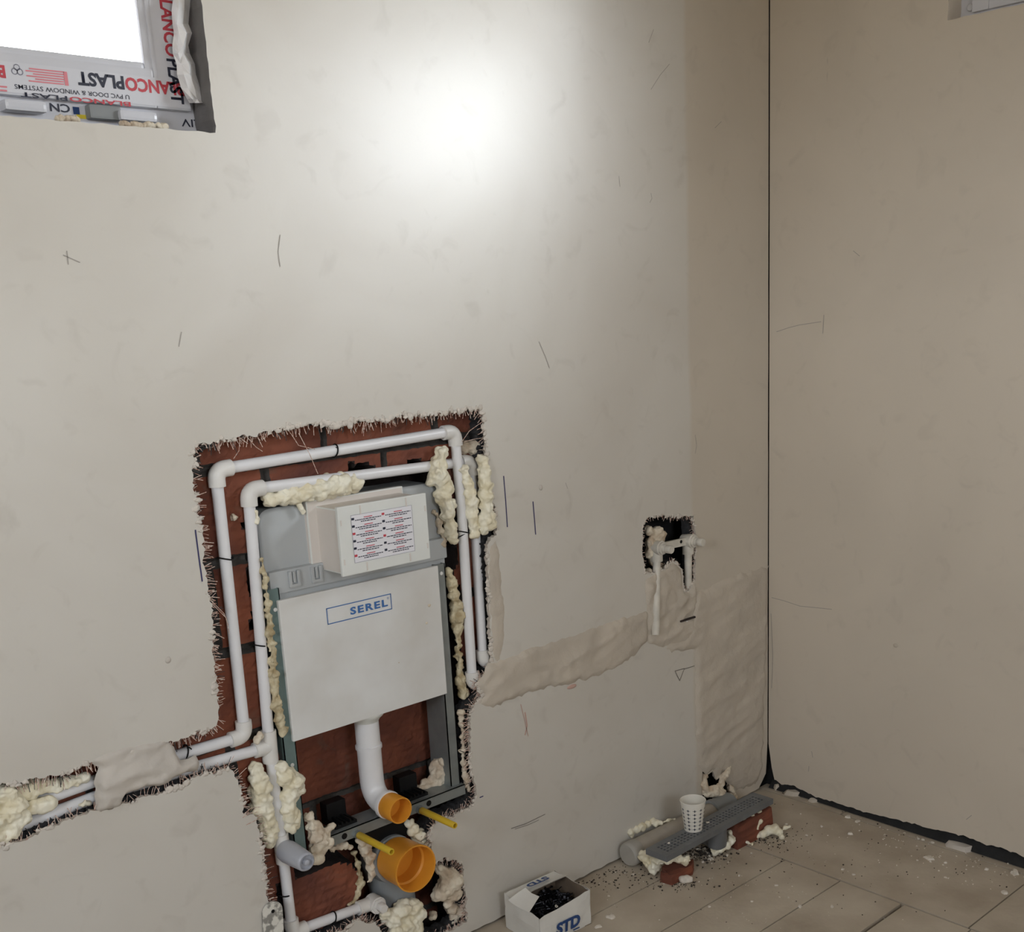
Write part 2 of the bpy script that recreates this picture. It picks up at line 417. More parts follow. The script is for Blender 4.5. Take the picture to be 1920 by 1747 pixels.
hole_foot = [(a, max(b, .02)) for a, b in jag(PX(FOOT_PX), .008, .003, 6)]
WIN1 = [(W1['x0'], W1['z0']), (W1['x1'], W1['z0']), (W1['x1'], W1['z1']), (W1['x0'], W1['z1'])]
win1 = jag(WIN1, .012, .0016, 8)
TH = .011
XL = ROOM['x0']
# foot of the back wall, ragged above the floor; torn open at the corner
CORN = [(-.002, .06), (-.002, 2.9)]
outer = [(XL, .004)] + [(x_, .004 + max(0, .006 * noise.noise((x_*30, 0, 1)) + .004)) for x_ in [(-1.30 + i*.01) for i in range(126)]] + [(-.03, .03), (-.012, .05), (-.008, .09), (-.003, .16)] + \
        [(-.003 + .002 * noise.noise((z_*9, 3, 0)), z_) for z_ in [(.3 + i*.05) for i in range(52)]] + [(XL, ROOM['z1'])]
v2, tr = cdt_sheet(outer, [hole_main, hole_small, hole_foot, win1])
bm = bmesh.new(); vv = [bm.verts.new((p.x, 0, p.y)) for p in v2]
for t in tr:
    f = bm.faces.new([vv[i] for i in t]); 
    if f.normal.y > 0: pass
bm.normal_update()
for f in bm.faces:
    if f.normal.y > 0: f.normal_flip()
# broken thickness of the plaster round the openings
for lp, th in ((hole_main, TH), (hole_small, TH), (hole_foot, TH), (win1, .26), (outer, TH)):
    n = len(lp); b0 = [bm.verts.new((p[0], 0, p[1])) for p in lp]
    cx_ = sum(p[0] for p in lp)/n; cz_ = sum(p[1] for p in lp)/n
    b1 = [bm.verts.new((p[0], th + (rnd.uniform(-.003, .003) if th < .1 else 0), p[1])) for p in lp]
    for i in range(n):
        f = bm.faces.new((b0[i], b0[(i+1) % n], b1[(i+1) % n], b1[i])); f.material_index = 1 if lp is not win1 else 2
wall_back = struct(mesh_obj('wall_back', bm, [M_WALL, M_EDGE, M_REVEAL]))

def slab_with_hole(name, plane, a0, a1, z0, z1, h, t0, t1, material):
    """a solid wall slab (4 boxes) with a rectangular hole"""
    bm = bmesh.new()
    if h and t1 > 0: h = (h[0]-.006, h[1]+.006, h[2]-.006, h[3]+.006)
    segs = [(a0, h[0], z0, z1), (h[1], a1, z0, z1), (h[0], h[1], z0, h[2]), (h[0], h[1], h[3], z1)] if h else [(a0, a1, z0, z1)]
    for s0, s1, q0, q1 in segs:
        if plane == 'y': add_box(bm, (s0, t0, q0), (s1, t1, q1))
        else: add_box(bm, (t0, s0, q0), (t1, s1, q1))
    return struct(mesh_obj(name, bm, material))
slab_with_hole('wall_back_core', 'y', XL, .30, -.1, 3.0, (W1['x0'], W1['x1'], W1['z0'], W1['z1']), .185, .26, M_CORE)
# filling behind the plaster (dark adhesive layer) away from the openings
# right wall: plaster skin ends raggedly above the floor, black membrane behind
RWPX = [(1441,1395),(1447,1440),(1452,1462),(1465,1470),(1490,1474),(1520,1490),(1560,1503),(1600,1516),(1650,1530),(1700,1541),(1740,1553),(1778,1560),(1800,1566),(1850,1583),(1885,1592),(1912,1604),(1960,1622)]
rw = [(lambda p: (p.y, max(p.z, .012)))(atx(a, b)) for a, b in RWPX]
rwj = []
for i in range(len(rw)-1):
    for q in range(8):
        t = q/8; y_ = rw[i][0]*(1-t)+rw[i+1][0]*t; z_ = rw[i][1]*(1-t)+rw[i+1][1]*t
        rwj.append((y_ , z_ + .007*noise.noise((y_*45, 2, 0)) + .002*rnd.random()))
rout = [(-.002, 2.9), (-.002, .30)] + rwj + [(ROOM['y0'], .02), (ROOM['y0'], 2.9)]
win2 = jag([(W2['y0'], W2['z0']), (W2['y1'], W2['z0']), (W2['y1'], W2['z1']), (W2['y0'], W2['z1'])], .012, .0014, 9)
added_win5 = [(W5['y0'], W5['z0']), (W5['y1'], W5['z0']), (W5['y1'], W5['z1']), (W5['y0'], W5['z1'])]
v2, tr = cdt_sheet(rout, [win2, added_win5])
bm = bmesh.new(); vv = [bm.verts.new((0, p.x, p.y)) for p in v2]
for t in tr: bm.faces.new([vv[i] for i in t])
bm.normal_update()
for f in bm.faces:
    if f.normal.x > 0: f.normal_flip()
for lp, th in ((win2, .26), (added_win5, .26), (rout, .018)):
    n = len(lp); b0 = [bm.verts.new((0, p[0], p[1])) for p in lp]; b1 = [bm.verts.new((th, p[0], p[1])) for p in lp]
    for i in range(n):
        f = bm.faces.new((b0[i], b0[(i+1) % n], b1[(i+1) % n], b1[i])); f.material_index = 1 if lp is rout else 0
wall_right = struct(mesh_obj('wall_right', bm, [M_WALLR, M_EDGE]))
slab_with_hole('wall_right_core', 'x', (W2['y0']+W5['y1'])/2, .18, -.1, 3.0, (W2['y0'], W2['y1'], W2['z0'], W2['z1']), .019, .26, M_CORE)
slab_with_hole('wall_right_core', 'x', ROOM['y0'], (W2['y0']+W5['y1'])/2, -.1, 3.0, (W5['y0'], W5['y1'], W5['z0'], W5['z1']), .019, .26, M_CORE)
slab_with_hole('wall_front', 'y', XL, .3, -.1, 3.0, (W3['x0'], W3['x1'], W3['z0'], W3['z1']), ROOM['y0']-.2, ROOM['y0'], M_PLAIN)
slab_with_hole('wall_left', 'x', ROOM['y0']-.2, .3, -.1, 3.0, (W4['y0'], W4['y1'], W4['z0'], W4['z1']), XL-.2, XL, M_PLAIN)
bm = bmesh.new(); add_box(bm, (XL-.2, ROOM['y0']-.2, ROOM['z1']), (.3, .3, ROOM['z1']+.1)); struct(mesh_obj('ceiling', bm, M_PLAIN))

# masonry seen in the opening: hollow clay bricks as a height field, niche for the cistern
GX0, GX1, GZ0, GZ1, ST = -2.62, -1.02, -.02, 1.42, .008
NICHE = [(-1.715, .0), (-1.715, .20), (-1.70, .36), (-1.72, .70), (-1.735, 1.0), (-1.725, 1.17), (-1.64, 1.205), (-1.52, 1.19), (-1.44, 1.235), (-1.33, 1.21), (-1.22, 1.215), (-1.19, 1.10), (-1.20, .7), (-1.19, .45), (-1.20, .36), (-1.24, .33), (-1.24, .0)]
LOWB = [(-1.80, -.02), (-1.80, .325), (-1.56, .315), (-1.535, .26), (-1.555, .10), (-1.58, -.02)]
def brick_kind(x, z, row_h=.192, length=.30, mort=.012, x_off=0.0, z_off=0.0):
    r = math.floor((z - z_off) / row_h); u = (z - z_off) - r * row_h
    xx = x + x_off + (r % 2) * length / 2; q = xx - math.floor(xx / length) * length
    return (u < mort or q < mort)
nx = int((GX1-GX0)/ST); nz = int((GZ1-GZ0)/ST)
bm = bmesh.new(); V = []; K = {}
for i in range(nx + 1):
    row = []
    for j in range(nz + 1):
        x = GX0 + i*ST; z = GZ0 + j*ST
        jx = .02 * noise.noise((x*22, z*22, 4)) + .012 * noise.noise((x*60, z*60, 2))
        jz = .02 * noise.noise((x*22, z*22, 9)) + .014 * noise.noise((x*60, z*60, 7))
        inn = pip(x + jx, z + jz, NICHE)
        low = pip(x + jx*.5, z + jz*.3, LOWB)
        if inn and not low:
            mo = brick_kind(x, z, .20, .34, .010, .06, .03); y = .158 if mo else .150; k = 1 if mo else 0
            if z > 1.06: k = 2; y = .175
        elif low:
            mo = brick_kind(x, z, .245, .24, .007, .075, .075) and pip(x, z, LOWB); y = .062 if mo else .050; k = 2 if mo else 0
        else:
            mo = brick_kind(x, z, .192, .30, .012, .03, .105); y = .064 if mo else .050; k = 1 if mo else 0
        y += .004 * noise.noise((x*30, z*30, 1)) + .003 * noise.noise((x*90, z*90, 1))
        K[(i, j)] = k
        row.append(bm.verts.new((x + rnd.uniform(-.0012, .0012), y, z + rnd.uniform(-.0012, .0012))))
    V.append(row)
for i in range(nx):
    for j in range(nz):
        f = bm.faces.new((V[i][j], V[i+1][j], V[i+1][j+1], V[i][j+1]))
        ks = [K[(i, j)], K[(i+1, j)], K[(i, j+1)], K[(i+1, j+1)]]
        ys = [V[i][j].co.y, V[i+1][j].co.y, V[i+1][j+1].co.y, V[i][j+1].co.y]
        f.material_index = 2 if max(ys) - min(ys) > .03 else max(ks)
bm.normal_update()
struct(mesh_obj('wall_back_masonry', bm, [M_BRICK, M_MORTAR, M_VOID]))
# dark bedding layer between plaster and brick, peeping out round the edges
def bedding(loop, seed, dy, parent, grow=.012):
    bm = bmesh.new(); n = len(loop)
    A = []; B = []
    area = sum(loop[i][0]*loop[(i+1) % n][1] - loop[(i+1) % n][0]*loop[i][1] for i in range(n))
    sgn = 1 if area > 0 else -1
    for i in range(n):
        p = Vector((loop[i][0], loop[i][1])); d = Vector((loop[(i+2) % n][0], loop[(i+2) % n][1])) - Vector((loop[i-2][0], loop[i-2][1]))
        if d.length < 1e-6: d = Vector((1, 0))
        d.normalize(); nrm = Vector((-d.y, d.x)) * sgn     # points into the hole
        g = grow * (max(0, .15 + 1.5 * noise.noise((p.x*9, p.y*9, seed))) + rnd.uniform(0, .3))
        if p.x > -1.21 and .60 < p.y < 1.08: g *= .12
        A.append(bm.verts.new((p.x - nrm.x*.02, dy, p.y - nrm.y*.02))); q = p + nrm*g
        B.append(bm.verts.new((q.x, dy + rnd.uniform(-.004, .004), q.y)))
    C_ = [bm.verts.new((b.co.x, dy + .03, b.co.z)) for b in B]
    for i in range(n):
        k = (i+1) % n
        bm.faces.new((A[i], A[k], B[k], B[i])); bm.faces.new((B[i], B[k], C_[k], C_[i]))
    o = mesh_obj('bedding_layer', bm, M_MORTAR, parent); return o
M_BED = mat('dark_adhesive', (58, 58, 60), .95, .45, 50, .9, 110)
b_ = bedding(hole_main, 2, .030, wall_back, .015); b_.data.materials[0] = M_BED
b_ = bedding(hole_small, 6, .023, wall_back, .008); b_.data.materials[0] = M_BED
# dark pocket behind the small opening
bm = bmesh.new(); a = (-.62, .03, .55); b = (-.30, .13, 1.02)
add_box(bm, (a[0], .125, a[2]), (b[0], .14, b[2]))
struct(mesh_obj('wall_back_pocket', bm, M_CORE))

# fibreglass mesh strands sticking out of the broken plaster
def fringe(loop, seed, step, lmin, lmax, parent, ydeep=.012):
    r = random.Random(seed); bm = bmesh.new(); n = len(loop)
    area = sum(loop[i][0]*loop[(i+1) % n][1] - loop[(i+1) % n][0]*loop[i][1] for i in range(n)); sgn = 1 if area > 0 else -1
    for i in range(n):
        p = Vector((loop[i][0], loop[i][1])); d = Vector((loop[(i+2) % n][0], loop[(i+2) % n][1])) - Vector((loop[i-2][0], loop[i-2][1]))
        if d.length < 1e-6: continue
        d.normalize(); nrm = Vector((-d.y, d.x)) * sgn
        if p.y < .03 or (-1.21 < p.x < -1.0 and .70 < p.y < 1.04): continue
        dens = noise.noise((p.x*7, p.y*7, seed))
        for _ in range(2 if dens > -.15 else 1):
            q = p + d * r.uniform(-.004, .004) - nrm*.001
            L_ = r.uniform(lmin, lmax) * (1.5 if r.random() < .07 else 1); ang = r.gauss(0, .28)
            dr = (nrm * math.cos(ang) + d * math.sin(ang)); y0 = r.uniform(.002, ydeep)
            bend = r.uniform(-.006, .004)
            pts = [(q.x + dr.x*L_*t, y0 + bend*t*t, q.y + dr.y*L_*t - .002*t*t) for t in (0, .5, 1)]
            add_tube(bm, pts, r.uniform(.0005, .0009), 4, False, 1 if r.random() < .25 else 0)
        if dens > .12 and i % 2 == 0:            # cross threads of the mesh
            q = p + nrm * r.uniform(.003, .007)
            add_tube(bm, [(q.x - d.x*.008, .008, q.y - d.y*.008), (q.x + d.x*.008, .008, q.y + d.y*.008)], .0004, 4, False, 0)
    return stuff(mesh_obj('mesh_fringe', bm, [M_FRINGE, M_FRINGED], parent))
def lip(loop, seed):
    r = random.Random(seed); bm = bmesh.new()
    for i, p in enumerate(loop):
        if p[1] < .05: continue
        k = noise.noise((p[0]*14, p[1]*14, seed)) + (.25 if p[1] > 1.2 else 0)
        if k < .02: continue
        rr = r.uniform(.0022, .0042) * (1 + k)
        bmesh.ops.create_icosphere(bm, subdivisions=2, radius=rr, matrix=Matrix.Translation((p[0] + r.uniform(-.003, .003), r.uniform(-.001, .003), p[1] + r.uniform(-.003, .003))) @ Matrix.Diagonal((r.uniform(.5, 2.0), .5, r.uniform(.5, 1.6), 1)))
    for v in bm.verts: v.co += Vector((noise.noise(v.co*150), .4*noise.noise(v.co*260+Vector((5,0,0))), noise.noise(v.co*150+Vector((0,9,0))))) * .0045
    return stuff(mesh_obj('plaster_lip', bm, M_LIP, wall_back, smooth=True))
M_LIP = mat('plaster_lip', (214, 206, 196), .85, .2, 90, .6, 140)
lip(hole_main, 5); lip(hole_small, 6)
fringe(hole_main, 11, .004, .008, .024, wall_back)
fringe(hole_small, 12, .004, .005, .014, wall_back)
# long loose strands
bm = bmesh.new()
for a, b, c in (((905,790),(880,808),(866,828)),((870,828),(890,823),(912,820)),((560,812),(580,850),(596,888)),((395,1125),(420,1150),(428,1172)),((398,1132),(424,1158),(430,1188)),((455,1528),(470,1515),(492,1512)),((452,1535),(468,1524),(490,1521)),((458,1548),(475,1540),(492,1530)),
                ((545,812),(560,835),(590,842)),((450,822),(448,845),(438,860)),((462,818),(480,838),(492,846))):
    add_tube(bm, [at(*a, y=.002), at(*b, y=-.006), at(*c, y=.01)], .0007, 5, False)
stuff(mesh_obj('mesh_strand', bm, M_FRINGE, wall_back))

# filler patches on the wall
def patch(poly_px, name, material, parent, thick=.006, edge=.02, base=0.0, amp=.003, freq=18, grid=.012, ja=.004, seed=0, fn=None, dr=False):
    p2 = jag(PX(poly_px, base), .012, ja, seed)
    vs, ts = cdt_sheet(p2, [], grid)
    bm = bmesh.new(); out = []
    for v in vs:
        d = dist_poly(v.x, v.y, p2); t = min(1, d / edge); t = t*t*(3-2*t)
        ridg = 1 - abs(noise.noise((v.x*freq*.6, v.y*freq, seed + 3)))
        h = t * (thick + amp * noise.noise((v.x*freq, v.y*freq*1.3, seed)) + amp * .7 * (ridg**4) + amp*.4*noise.noise((v.x*freq*3, v.y*freq*3, seed)))
        if dr:      # trowel drags: long shallow steps along the band
            q = v.y - .22*v.x; st = noise.noise((v.x*3.5, q*34, seed+11)); h += t * (.003 * max(0, st)**1.5 * 2 + .003 * (1 - abs(noise.noise((v.x*6, q*26, seed+5))))**8)
        if fn: h += t * fn(v.x, v.y)
        out.append(bm.verts.new((v.x, base + .0006 - h if d > 1e-4 else base + .0015, v.y)))
    for t in ts: bm.faces.new([out[i] for i in t])
    bm.normal_update()
    for f in bm.faces:
        if f.normal.y > 0: f.normal_flip()
    return mesh_obj(name, bm, material, parent, smooth=True)
# strip beside the right-hand pipes
patch([(915,1044),(918,1022),(931,1008),(938,1040),(942,1090),(948,1150),(946,1210),(940,1240),(924,1246),(921,1200),(917,1120)], 'plaster_patch', M_PATCH, wall_back, .002, .012, 0, .003, 25, seed=1, ja=.003, grid=.008)
# long band running to the right corner
patch([(893,1285),(915,1245),(960,1228),(1040,1200),(1130,1170),(1215,1145),(1214,1200),(1190,1232),(1160,1250),(1110,1272),(1040,1287),(985,1302),(925,1326),(897,1325),(906,1304)], 'plaster_patch', M_PATCH, wall_back, .005, .014, 0, .005, 15, seed=2, ja=.006, grid=.008, dr=True)
patch([(1215,1206),(1240,1214),(1292,1190),(1301,1112),(1360,1085),(1400,1070),(1441,1060),(1437,1200),(1433,1330),(1430,1440),(1418,1470),(1380,1484),(1366,1468),(1354,1450),(1344,1462),(1336,1445),(1326,1452),(1309,1436),(1306,1400),(1304,1300),(1302,1218),(1260,1222)], 'plaster_patch', M_PATCH, wall_back, .006, .014, 0, .0035, 13, seed=4, ja=.006, grid=.009, dr=True)
# fill around the two small pipes, set back in the small opening
patch([(1207,1082),(1226,1077),(1245,1068),(1262,1053),(1278,1066),(1282,1108),(1292,1108),(1304,1090),(1306,1120),(1304,1200),(1240,1216),(1214,1206),(1212,1150)], 'plaster_patch', M_PATCH, wall_back, .003, .012, 0, .006, 24, grid=.007, seed=5, ja=.003, dr=True)
# stubs of brick red under the band
bm = bmesh.new()
for a, b in (((1060,1283),(1086,1290)),):
    p = at(1072, 1287); bmesh.ops.create_icosphere(bm, subdivisions=2, radius=.012, matrix=Matrix.Translation(p) @ Matrix.Diagonal((1.5, .25, .5, 1)))
mesh_obj('brick_stub', bm, M_REDMARK, wall_back)

# pen marks
def mark(pts, w, material, name='pen_mark', y=-.0008):
    bm = bmesh.new(); P_ = [at(a, b) for a, b in pts]
    for a, b in zip(P_, P_[1:]):
        d = (b - a).normalized(); n = Vector((-d.z, 0, d.x)) * w / 2
        q = Vector((0, y, 0))
        add_quad(bm, [a - n + q, b - n + q, b + n + q, a + n + q])
    bm.normal_update()
    for f in bm.faces:
        if f.normal.y > 0: f.normal_flip()
    return mesh_obj(name, bm, material, wall_back)
mark([(944,892),(948,940),(951,988)], .0028, M_PEN); mark([(999,940),(1002,975),(1004,1002)], .003, M_PEN); mark([(366,993),(372,1040),(379,1090)], .0028, M_PEN)
mark([(1265,1258),(1283,1253),(1274,1276),(1266,1259)], .0022, M_PENCIL, 'pencil_mark'); mark([(1283,1254),(1302,1248)], .002, M_PENCIL, 'pencil_mark')
mark([(899,1495),(906,1492)], .003, M_PEN)
mark([(958,1553),(985,1544),(1022,1526)], .0022, M_PENCIL, 'pencil_mark'); mark([(965,1554),(990,1546),(1010,1537)], .0016, M_PENCIL, 'pencil_mark')
mark([(984,1335),(988,1360),(984,1378)], .004, M_REDMARK, 'chalk_mark'); mark([(976,1320),(982,1345),(990,1380)], .0022, M_REDMARK, 'chalk_mark')
for q in ([(525,440),(521,472),(525,500)],[(1255,120),(1238,140),(1220,168)],[(1010,640),(1022,668),(1030,690)],[(1218,380),(1222,372),(1220,362)],[(1160,330),(1162,350)],[(1303,815),(1306,835),(1303,850)],[(118,478),(150,492)],[(125,470),(128,496)],[(340,622),(335,650)],[(1060,905),(1064,916)],[(1225,55),(1216,80)],[(1340,240),(1352,228)]):
    mark(q, .0016, M_SCUFF, 'scuff_mark')

def markx(pts, w, material, name):
    bm = bmesh.new(); P_ = [atx(a, b) for a, b in pts]
    for a, b in zip(P_, P_[1:]):
        d = (b - a).normalized(); n = Vector((0, -d.z, d.y)) * w / 2; q = Vector((-.0008, 0, 0))
        add_quad(bm, [a - n + q, b - n + q, b + n + q, a + n + q])
    return mesh_obj(name, bm, material, wall_right)
for q in ([(1456,622),(1480,614),(1500,609),(1540,603)], [(1447,1120),(1470,1126),(1500,1136),(1560,1142)], [(1545,590),(1543,625)], [(1812,1536),(1822,1528)], [(1516,1446),(1517,1436)], [(1522,1408),(1524,1420)], [(1446,1150),(1449,1230),(1447,1290)], [(1600,470),(1612,480)]):
    markx(q, .0018, M_SCUFF, 'scuff_mark')
bm = bmesh.new(); p = atx(1679, 1210); bmesh.ops.create_icosphere(bm, subdivisions=2, radius=.008, matrix=Matrix.Translation(p) @ Matrix.Diagonal((.4, 1, .8, 1))); mesh_obj('plaster_blob', bm, M_PATCH, wall_right, smooth=True)
for a_, b_ in ((1014,914),(315,1237)):
    bm = bmesh.new(); p = at(a_, b_); bmesh.ops.create_icosphere(bm, subdivisions=2, radius=.0065, matrix=Matrix.Translation(p) @ Matrix.Diagonal((1, .4, 1.1, 1))); mesh_obj('plaster_blob', bm, M_FRESH, wall_back, smooth=True)
# floor: long planks of tile with open joints on dark screed
bm = bmesh.new()
def tile(x0, x1, y0, y1, z1=0.0):
    add_box(bm, (x0, y0, -.022), (x1, y1, z1), bevel=.0006)
g = .0065
ys = [.02, -.166, -.355, -.543, -.735, -.93, -1.12, -1.31, -1.5]
for i in range(len(ys)-1):
    y1, y0 = ys[i], ys[i+1]; gg = .011 if i == 3 else g
    gb = .011 if i == 4 else .001
    cuts = {0: [XL, -1.62, -.99, -.39], 1: [XL, -1.40, -.39], 2: [XL, -1.75, -.39], 3: [XL, -1.2, -.39], 4: [XL, -1.5, -.39]}.get(i, [XL, -1.3, -.39])
    for a, b in zip(cuts, cuts[1:]): tile(a + g/2, b - (.0035 if b == -.39 else g/2), y0 + gg/2, y1 - gb/2)
for a, b in zip([-.39, -.03], [-.03, .02]):
    for y1, y0 in ((.02, -.92 if a < -.1 else -.30), (-.92 if a < -.1 else -.30, -1.5)):
        tile(a + .0035, b - .002, y0 + .002, y1 - .002)
add_box(bm, (XL, ROOM['y0'], -.012), (.02, -1.503, 0))
add_box(bm, (XL-.2, ROOM['y0']-.2, -.06), (.3, .3, -.018), 1)
floor = struct(mesh_obj('floor', bm, [M_FLOORT, M_SUB]))

# ------------------------------------------------------------------ windows
w1 = struct(empty('window_1'))
YF = .062                                      # room-side face of the sash
XR = W1['x1']; XR0 = XR; ZB = W1['z0']
def ring(bm, x0, x1, z0, z1, wd, y0, y1, plane='y', bevel=.003, mi=0):
    for a in ((x0, x0+wd, z0, z1), (x1-wd, x1, z0, z1), (x0+wd, x1-wd, z0, z0+wd), (x0+wd, x1-wd, z1-wd, z1)):
        if plane == 'y': add_box(bm, (a[0], y0, a[2]), (a[1], y1, a[3]), mi, bevel)
        else: add_box(bm, (y0, a[0], a[2]), (y1, a[1], a[3]), mi, bevel)
# outer frame, sash, glazing bead, pane
bm = bmesh.new(); ring(bm, W1['x0']-.02, XR+.004, ZB-.03, W1['z1']+.02, .078, .078, .15); mesh_obj('window_frame', bm, M_FRAMEW, w1)
SX0, SX1, SZ0, SZ1 = W1['x0']+.025, XR-.012, 1.944, W1['z1']-.02
bm = bmesh.new(); ring(bm, SX0, SX1, SZ0, SZ1, .068, YF, .13, bevel=.004); sash = mesh_obj('sash', bm, M_FRAMEW, w1)
bm = bmesh.new(); ring(bm, SX0+.058, SX1-.058, SZ0+.055, SZ1-.058, .024, YF+.004, .115, bevel=.006); mesh_obj('glazing_bead', bm, M_FRAMEW, w1)
bm = bmesh.new(); add_box(bm, (SX0+.07, .10, SZ0+.07), (SX1-.07, .104, SZ1-.07)); mesh_obj('pane', bm, M_GLASS, w1)
# printed protective film on the sash
bm = bmesh.new()
yf = YF - .0008
add_quad(bm, [(SX0, yf, SZ0+.004), (SX1-.002, yf, SZ0+.004), (SX1-.002, yf, SZ0+.053), (SX0, yf, SZ0+.053)])
add_quad(bm, [(SX1-.060, yf, SZ0+.053), (SX1-.002, yf, SZ0+.053), (SX1-.002, yf, SZ1), (SX1-.060, yf, SZ1)])
film = mesh_obj('protective_film', bm, M_FILM, w1)
yt = yf - .0006
def ptxt(body, material, pr_, pl_, y=None, bold=.02, name='printed_text'):
    """upside-down print: px box given by lower-right start (pr_) and upper-left end (pl_)"""
    y = yt if y is None else y
    a = at(*pr_, y=y); b = at(*pl_, y=y)          # a = right/top start corner in the photo, b = left/bottom end corner
    return text_mesh(body, material, name, film, (a.x, y, a.z), (-1, 0, 0), (0, 0, -1), w=a.x-b.x, h=a.z-b.z, bold=bold)
def ptx(body, material, x0, x1, z0, z1, bold=.02, y=None, flip=True, parent=None):
    y = yt if y is None else y
    if flip: return text_mesh(body, material, 'printed_text', parent or film, (x1, y, z1), (-1, 0, 0), (0, 0, -1), w=x1-x0, h=z1-z0, bold=bold)
    return text_mesh(body, material, 'printed_text', parent or film, (x0, y, z0), (1, 0, 0), (0, 0, 1), w=x1-x0, h=z1-z0, bold=bold)
Xp = lambda px, py: at(px, py, yt).x
Zp = lambda px, py: at(px, py, yt).z
zt, zb_ = Zp(190, 138), Zp(190, 164)
ptx('PLAST', M_INK, Xp(146, 150), Xp(233, 158), zb_, zt, .035)
ptx('BLANCO', M_RED, Xp(235, 158), Xp(345, 172), zb_-.001, zt-.001, .035)
ptx('U PVC DOOR & WINDOW SYSTEMS', M_INK, Xp(27, 160), Xp(243, 184), Zp(135, 176.5), Zp(135, 168), .004)
ptx('BLANCO', M_RED, Xp(130, 182), Xp(245, 195), Zp(135, 190), Zp(135, 181), .02)
ptx('PLAST', M_INK, Xp(38, 172), Xp(126, 182), Zp(135, 190), Zp(135, 181), .02)
ptx('BL', M_RED, Xp(-20, 140), Xp(11, 142), Zp(5, 146), Zp(5, 122), .04)
for i in range(6):
    y0 = 130 + i*4.6
    bm = bmesh.new(); xa, xb = Xp(48 + (7, 0, 14, 2, 18, 6)[i], y0), Xp(120, y0+6); zz = Zp(90, y0 + 2)
    add_quad(bm, [(xa, yt, zz-.0011), (xb, yt, zz-.0011), (xb, yt, zz+.0011), (xa, yt, zz+.0011)])
    mesh_obj('printed_line', bm, M_PINK, film)
bm = bmesh.new(); xa, xb = Xp(120, 145), Xp(127, 146); add_quad(bm, [(xa, yt, Zp(120,160)), (xb, yt, Zp(120,160)), (xb, yt, Zp(120,134)), (xa, yt, Zp(120,134))]); mesh_obj('printed_block', bm, M_PINK, film)
for i in range(2):
    bm = bmesh.new(); xa, xb = Xp(-12, 160+i*6), Xp(13, 162+i*6); zz = Zp(0, 162+i*7); add_quad(bm, [(xa, yt, zz-.0014), (xb, yt, zz-.0014), (xb, yt, zz+.0014), (xa, yt, zz+.0014)]); mesh_obj('printed_line', bm, M_PINK, film)
# small round printed emblem
def ring_mark(px, py, r, w, parent, material=M_INKG):
    bm = bmesh.new()
    for dx, dz in ((0, .45), (-.5, -.3), (.5, -.3)):
        c = Vector((Xp(px, py) + dx*r, yt, Zp(px, py) + dz*r)); n = 16
        a = [bm.verts.new(c + Vector((math.cos(2*PI*k/n), 0, math.sin(2*PI*k/n))) * r*.6) for k in range(n)]
        b = [bm.verts.new(c + Vector((math.cos(2*PI*k/n), 0, math.sin(2*PI*k/n))) * (r*.6 - w)) for k in range(n)]
        for k in range(n): bm.faces.new((a[k], a[(k+1) % n], b[(k+1) % n], b[k]))
    mesh_obj('printed_emblem', bm, material, parent)
ring_mark(32, 131, .009, .0014, film)
# print running down the side rail
xs0, xs1 = SX1-.040, SX1-.014
def vtx(body, material, ztop, zbot, x0=xs0, x1=xs1, bold=.03):
    return text_mesh(body, material, 'printed_text', film, (x0, yt, ztop), (0, 0, -1), (1, 0, 0), w=ztop-zbot, h=x1-x0, bold=bold)
vtx('BLANCO', M_RED, 2.150, 2.037); vtx('PLAST', M_INK, 2.033, 1.955)
vtx('BLANCO', M_RED, 2.47, 2.35); vtx('PLAST', M_INK, 2.345, 2.26)
# torn strip of film curling off the side rail
bm = bmesh.new(); prev = None
prof = [(349,-30,378-26),(346,0,352),(343,20,352),(345,45,349),(347,62,357),(345,85,350),(347,100,352),(351,120,361),(355,140,362),(362,165,371),(371,185,376),(378,193,379)]
rows = []
for i, (xa, y_, xb) in enumerate(prof):
    xa2 = xa - 22; w_ = [xa2 + (xb+4-xa2)*t for t in (0, .33, .66, 1)]
    rows.append([bm.verts.new(at(px_ + rnd.uniform(-2, 2), y_, .050 - .018*math.sin(PI*t) - .020*rnd.random())) for px_, t in zip(w_, (0, .33, .66, 1))])
for a, b in zip(rows, rows[1:]):
    for k in range(3): bm.faces.new((a[k], a[k+1], b[k+1], b[k]))
mesh_obj('torn_film', bm, M_FILMW, w1)
# film and brackets on the bottom of the outer frame
yo = .0775
bm = bmesh.new(); add_quad(bm, [(W1['x0'], yo, ZB-.01), (XR-.002, yo, ZB-.01), (XR-.002, yo, 1.944), (W1['x0'], yo, 1.944)])
ffilm = mesh_obj('frame_film', bm, M_FILM, w1)
def q_px(pa, pb, y, material, name, parent):
    a = at(*pa, y=y); b = at(*pb, y=y); bm = bmesh.new()
    add_quad(bm, [(a.x, y, b.z), (b.x, y, b.z), (b.x, y, a.z), (a.x, y, a.z)]); return mesh_obj(name, bm, material, parent)
q_px((136,200),(150,215), yo-.0006, M_BLUED, 'printed_block', ffilm); q_px((143,214),(172,224), yo-.0006, M_YELP, 'printed_block', ffilm); q_px((160,203),(170,218), yo-.0006, M_YELP, 'printed_block', ffilm)
yo2 = yo-.0008
text_mesh('CN', M_INK, 'printed_text', ffilm, (at(130,196,yo2).x, yo2, at(130,196,yo2).z), (-1,0,0), (0,0,-1), w=at(130,196,yo2).x-at(92,192,yo2).x, h=.014, bold=.02)
text_mesh('LIV', M_INK, 'printed_text', ffilm, (at(374,225,yo2).x, yo2, at(374,225,yo2).z), (-1,0,0), (0,0,-1), w=at(374,225,yo2).x-at(340,228,yo2).x, h=.014, bold=.01)
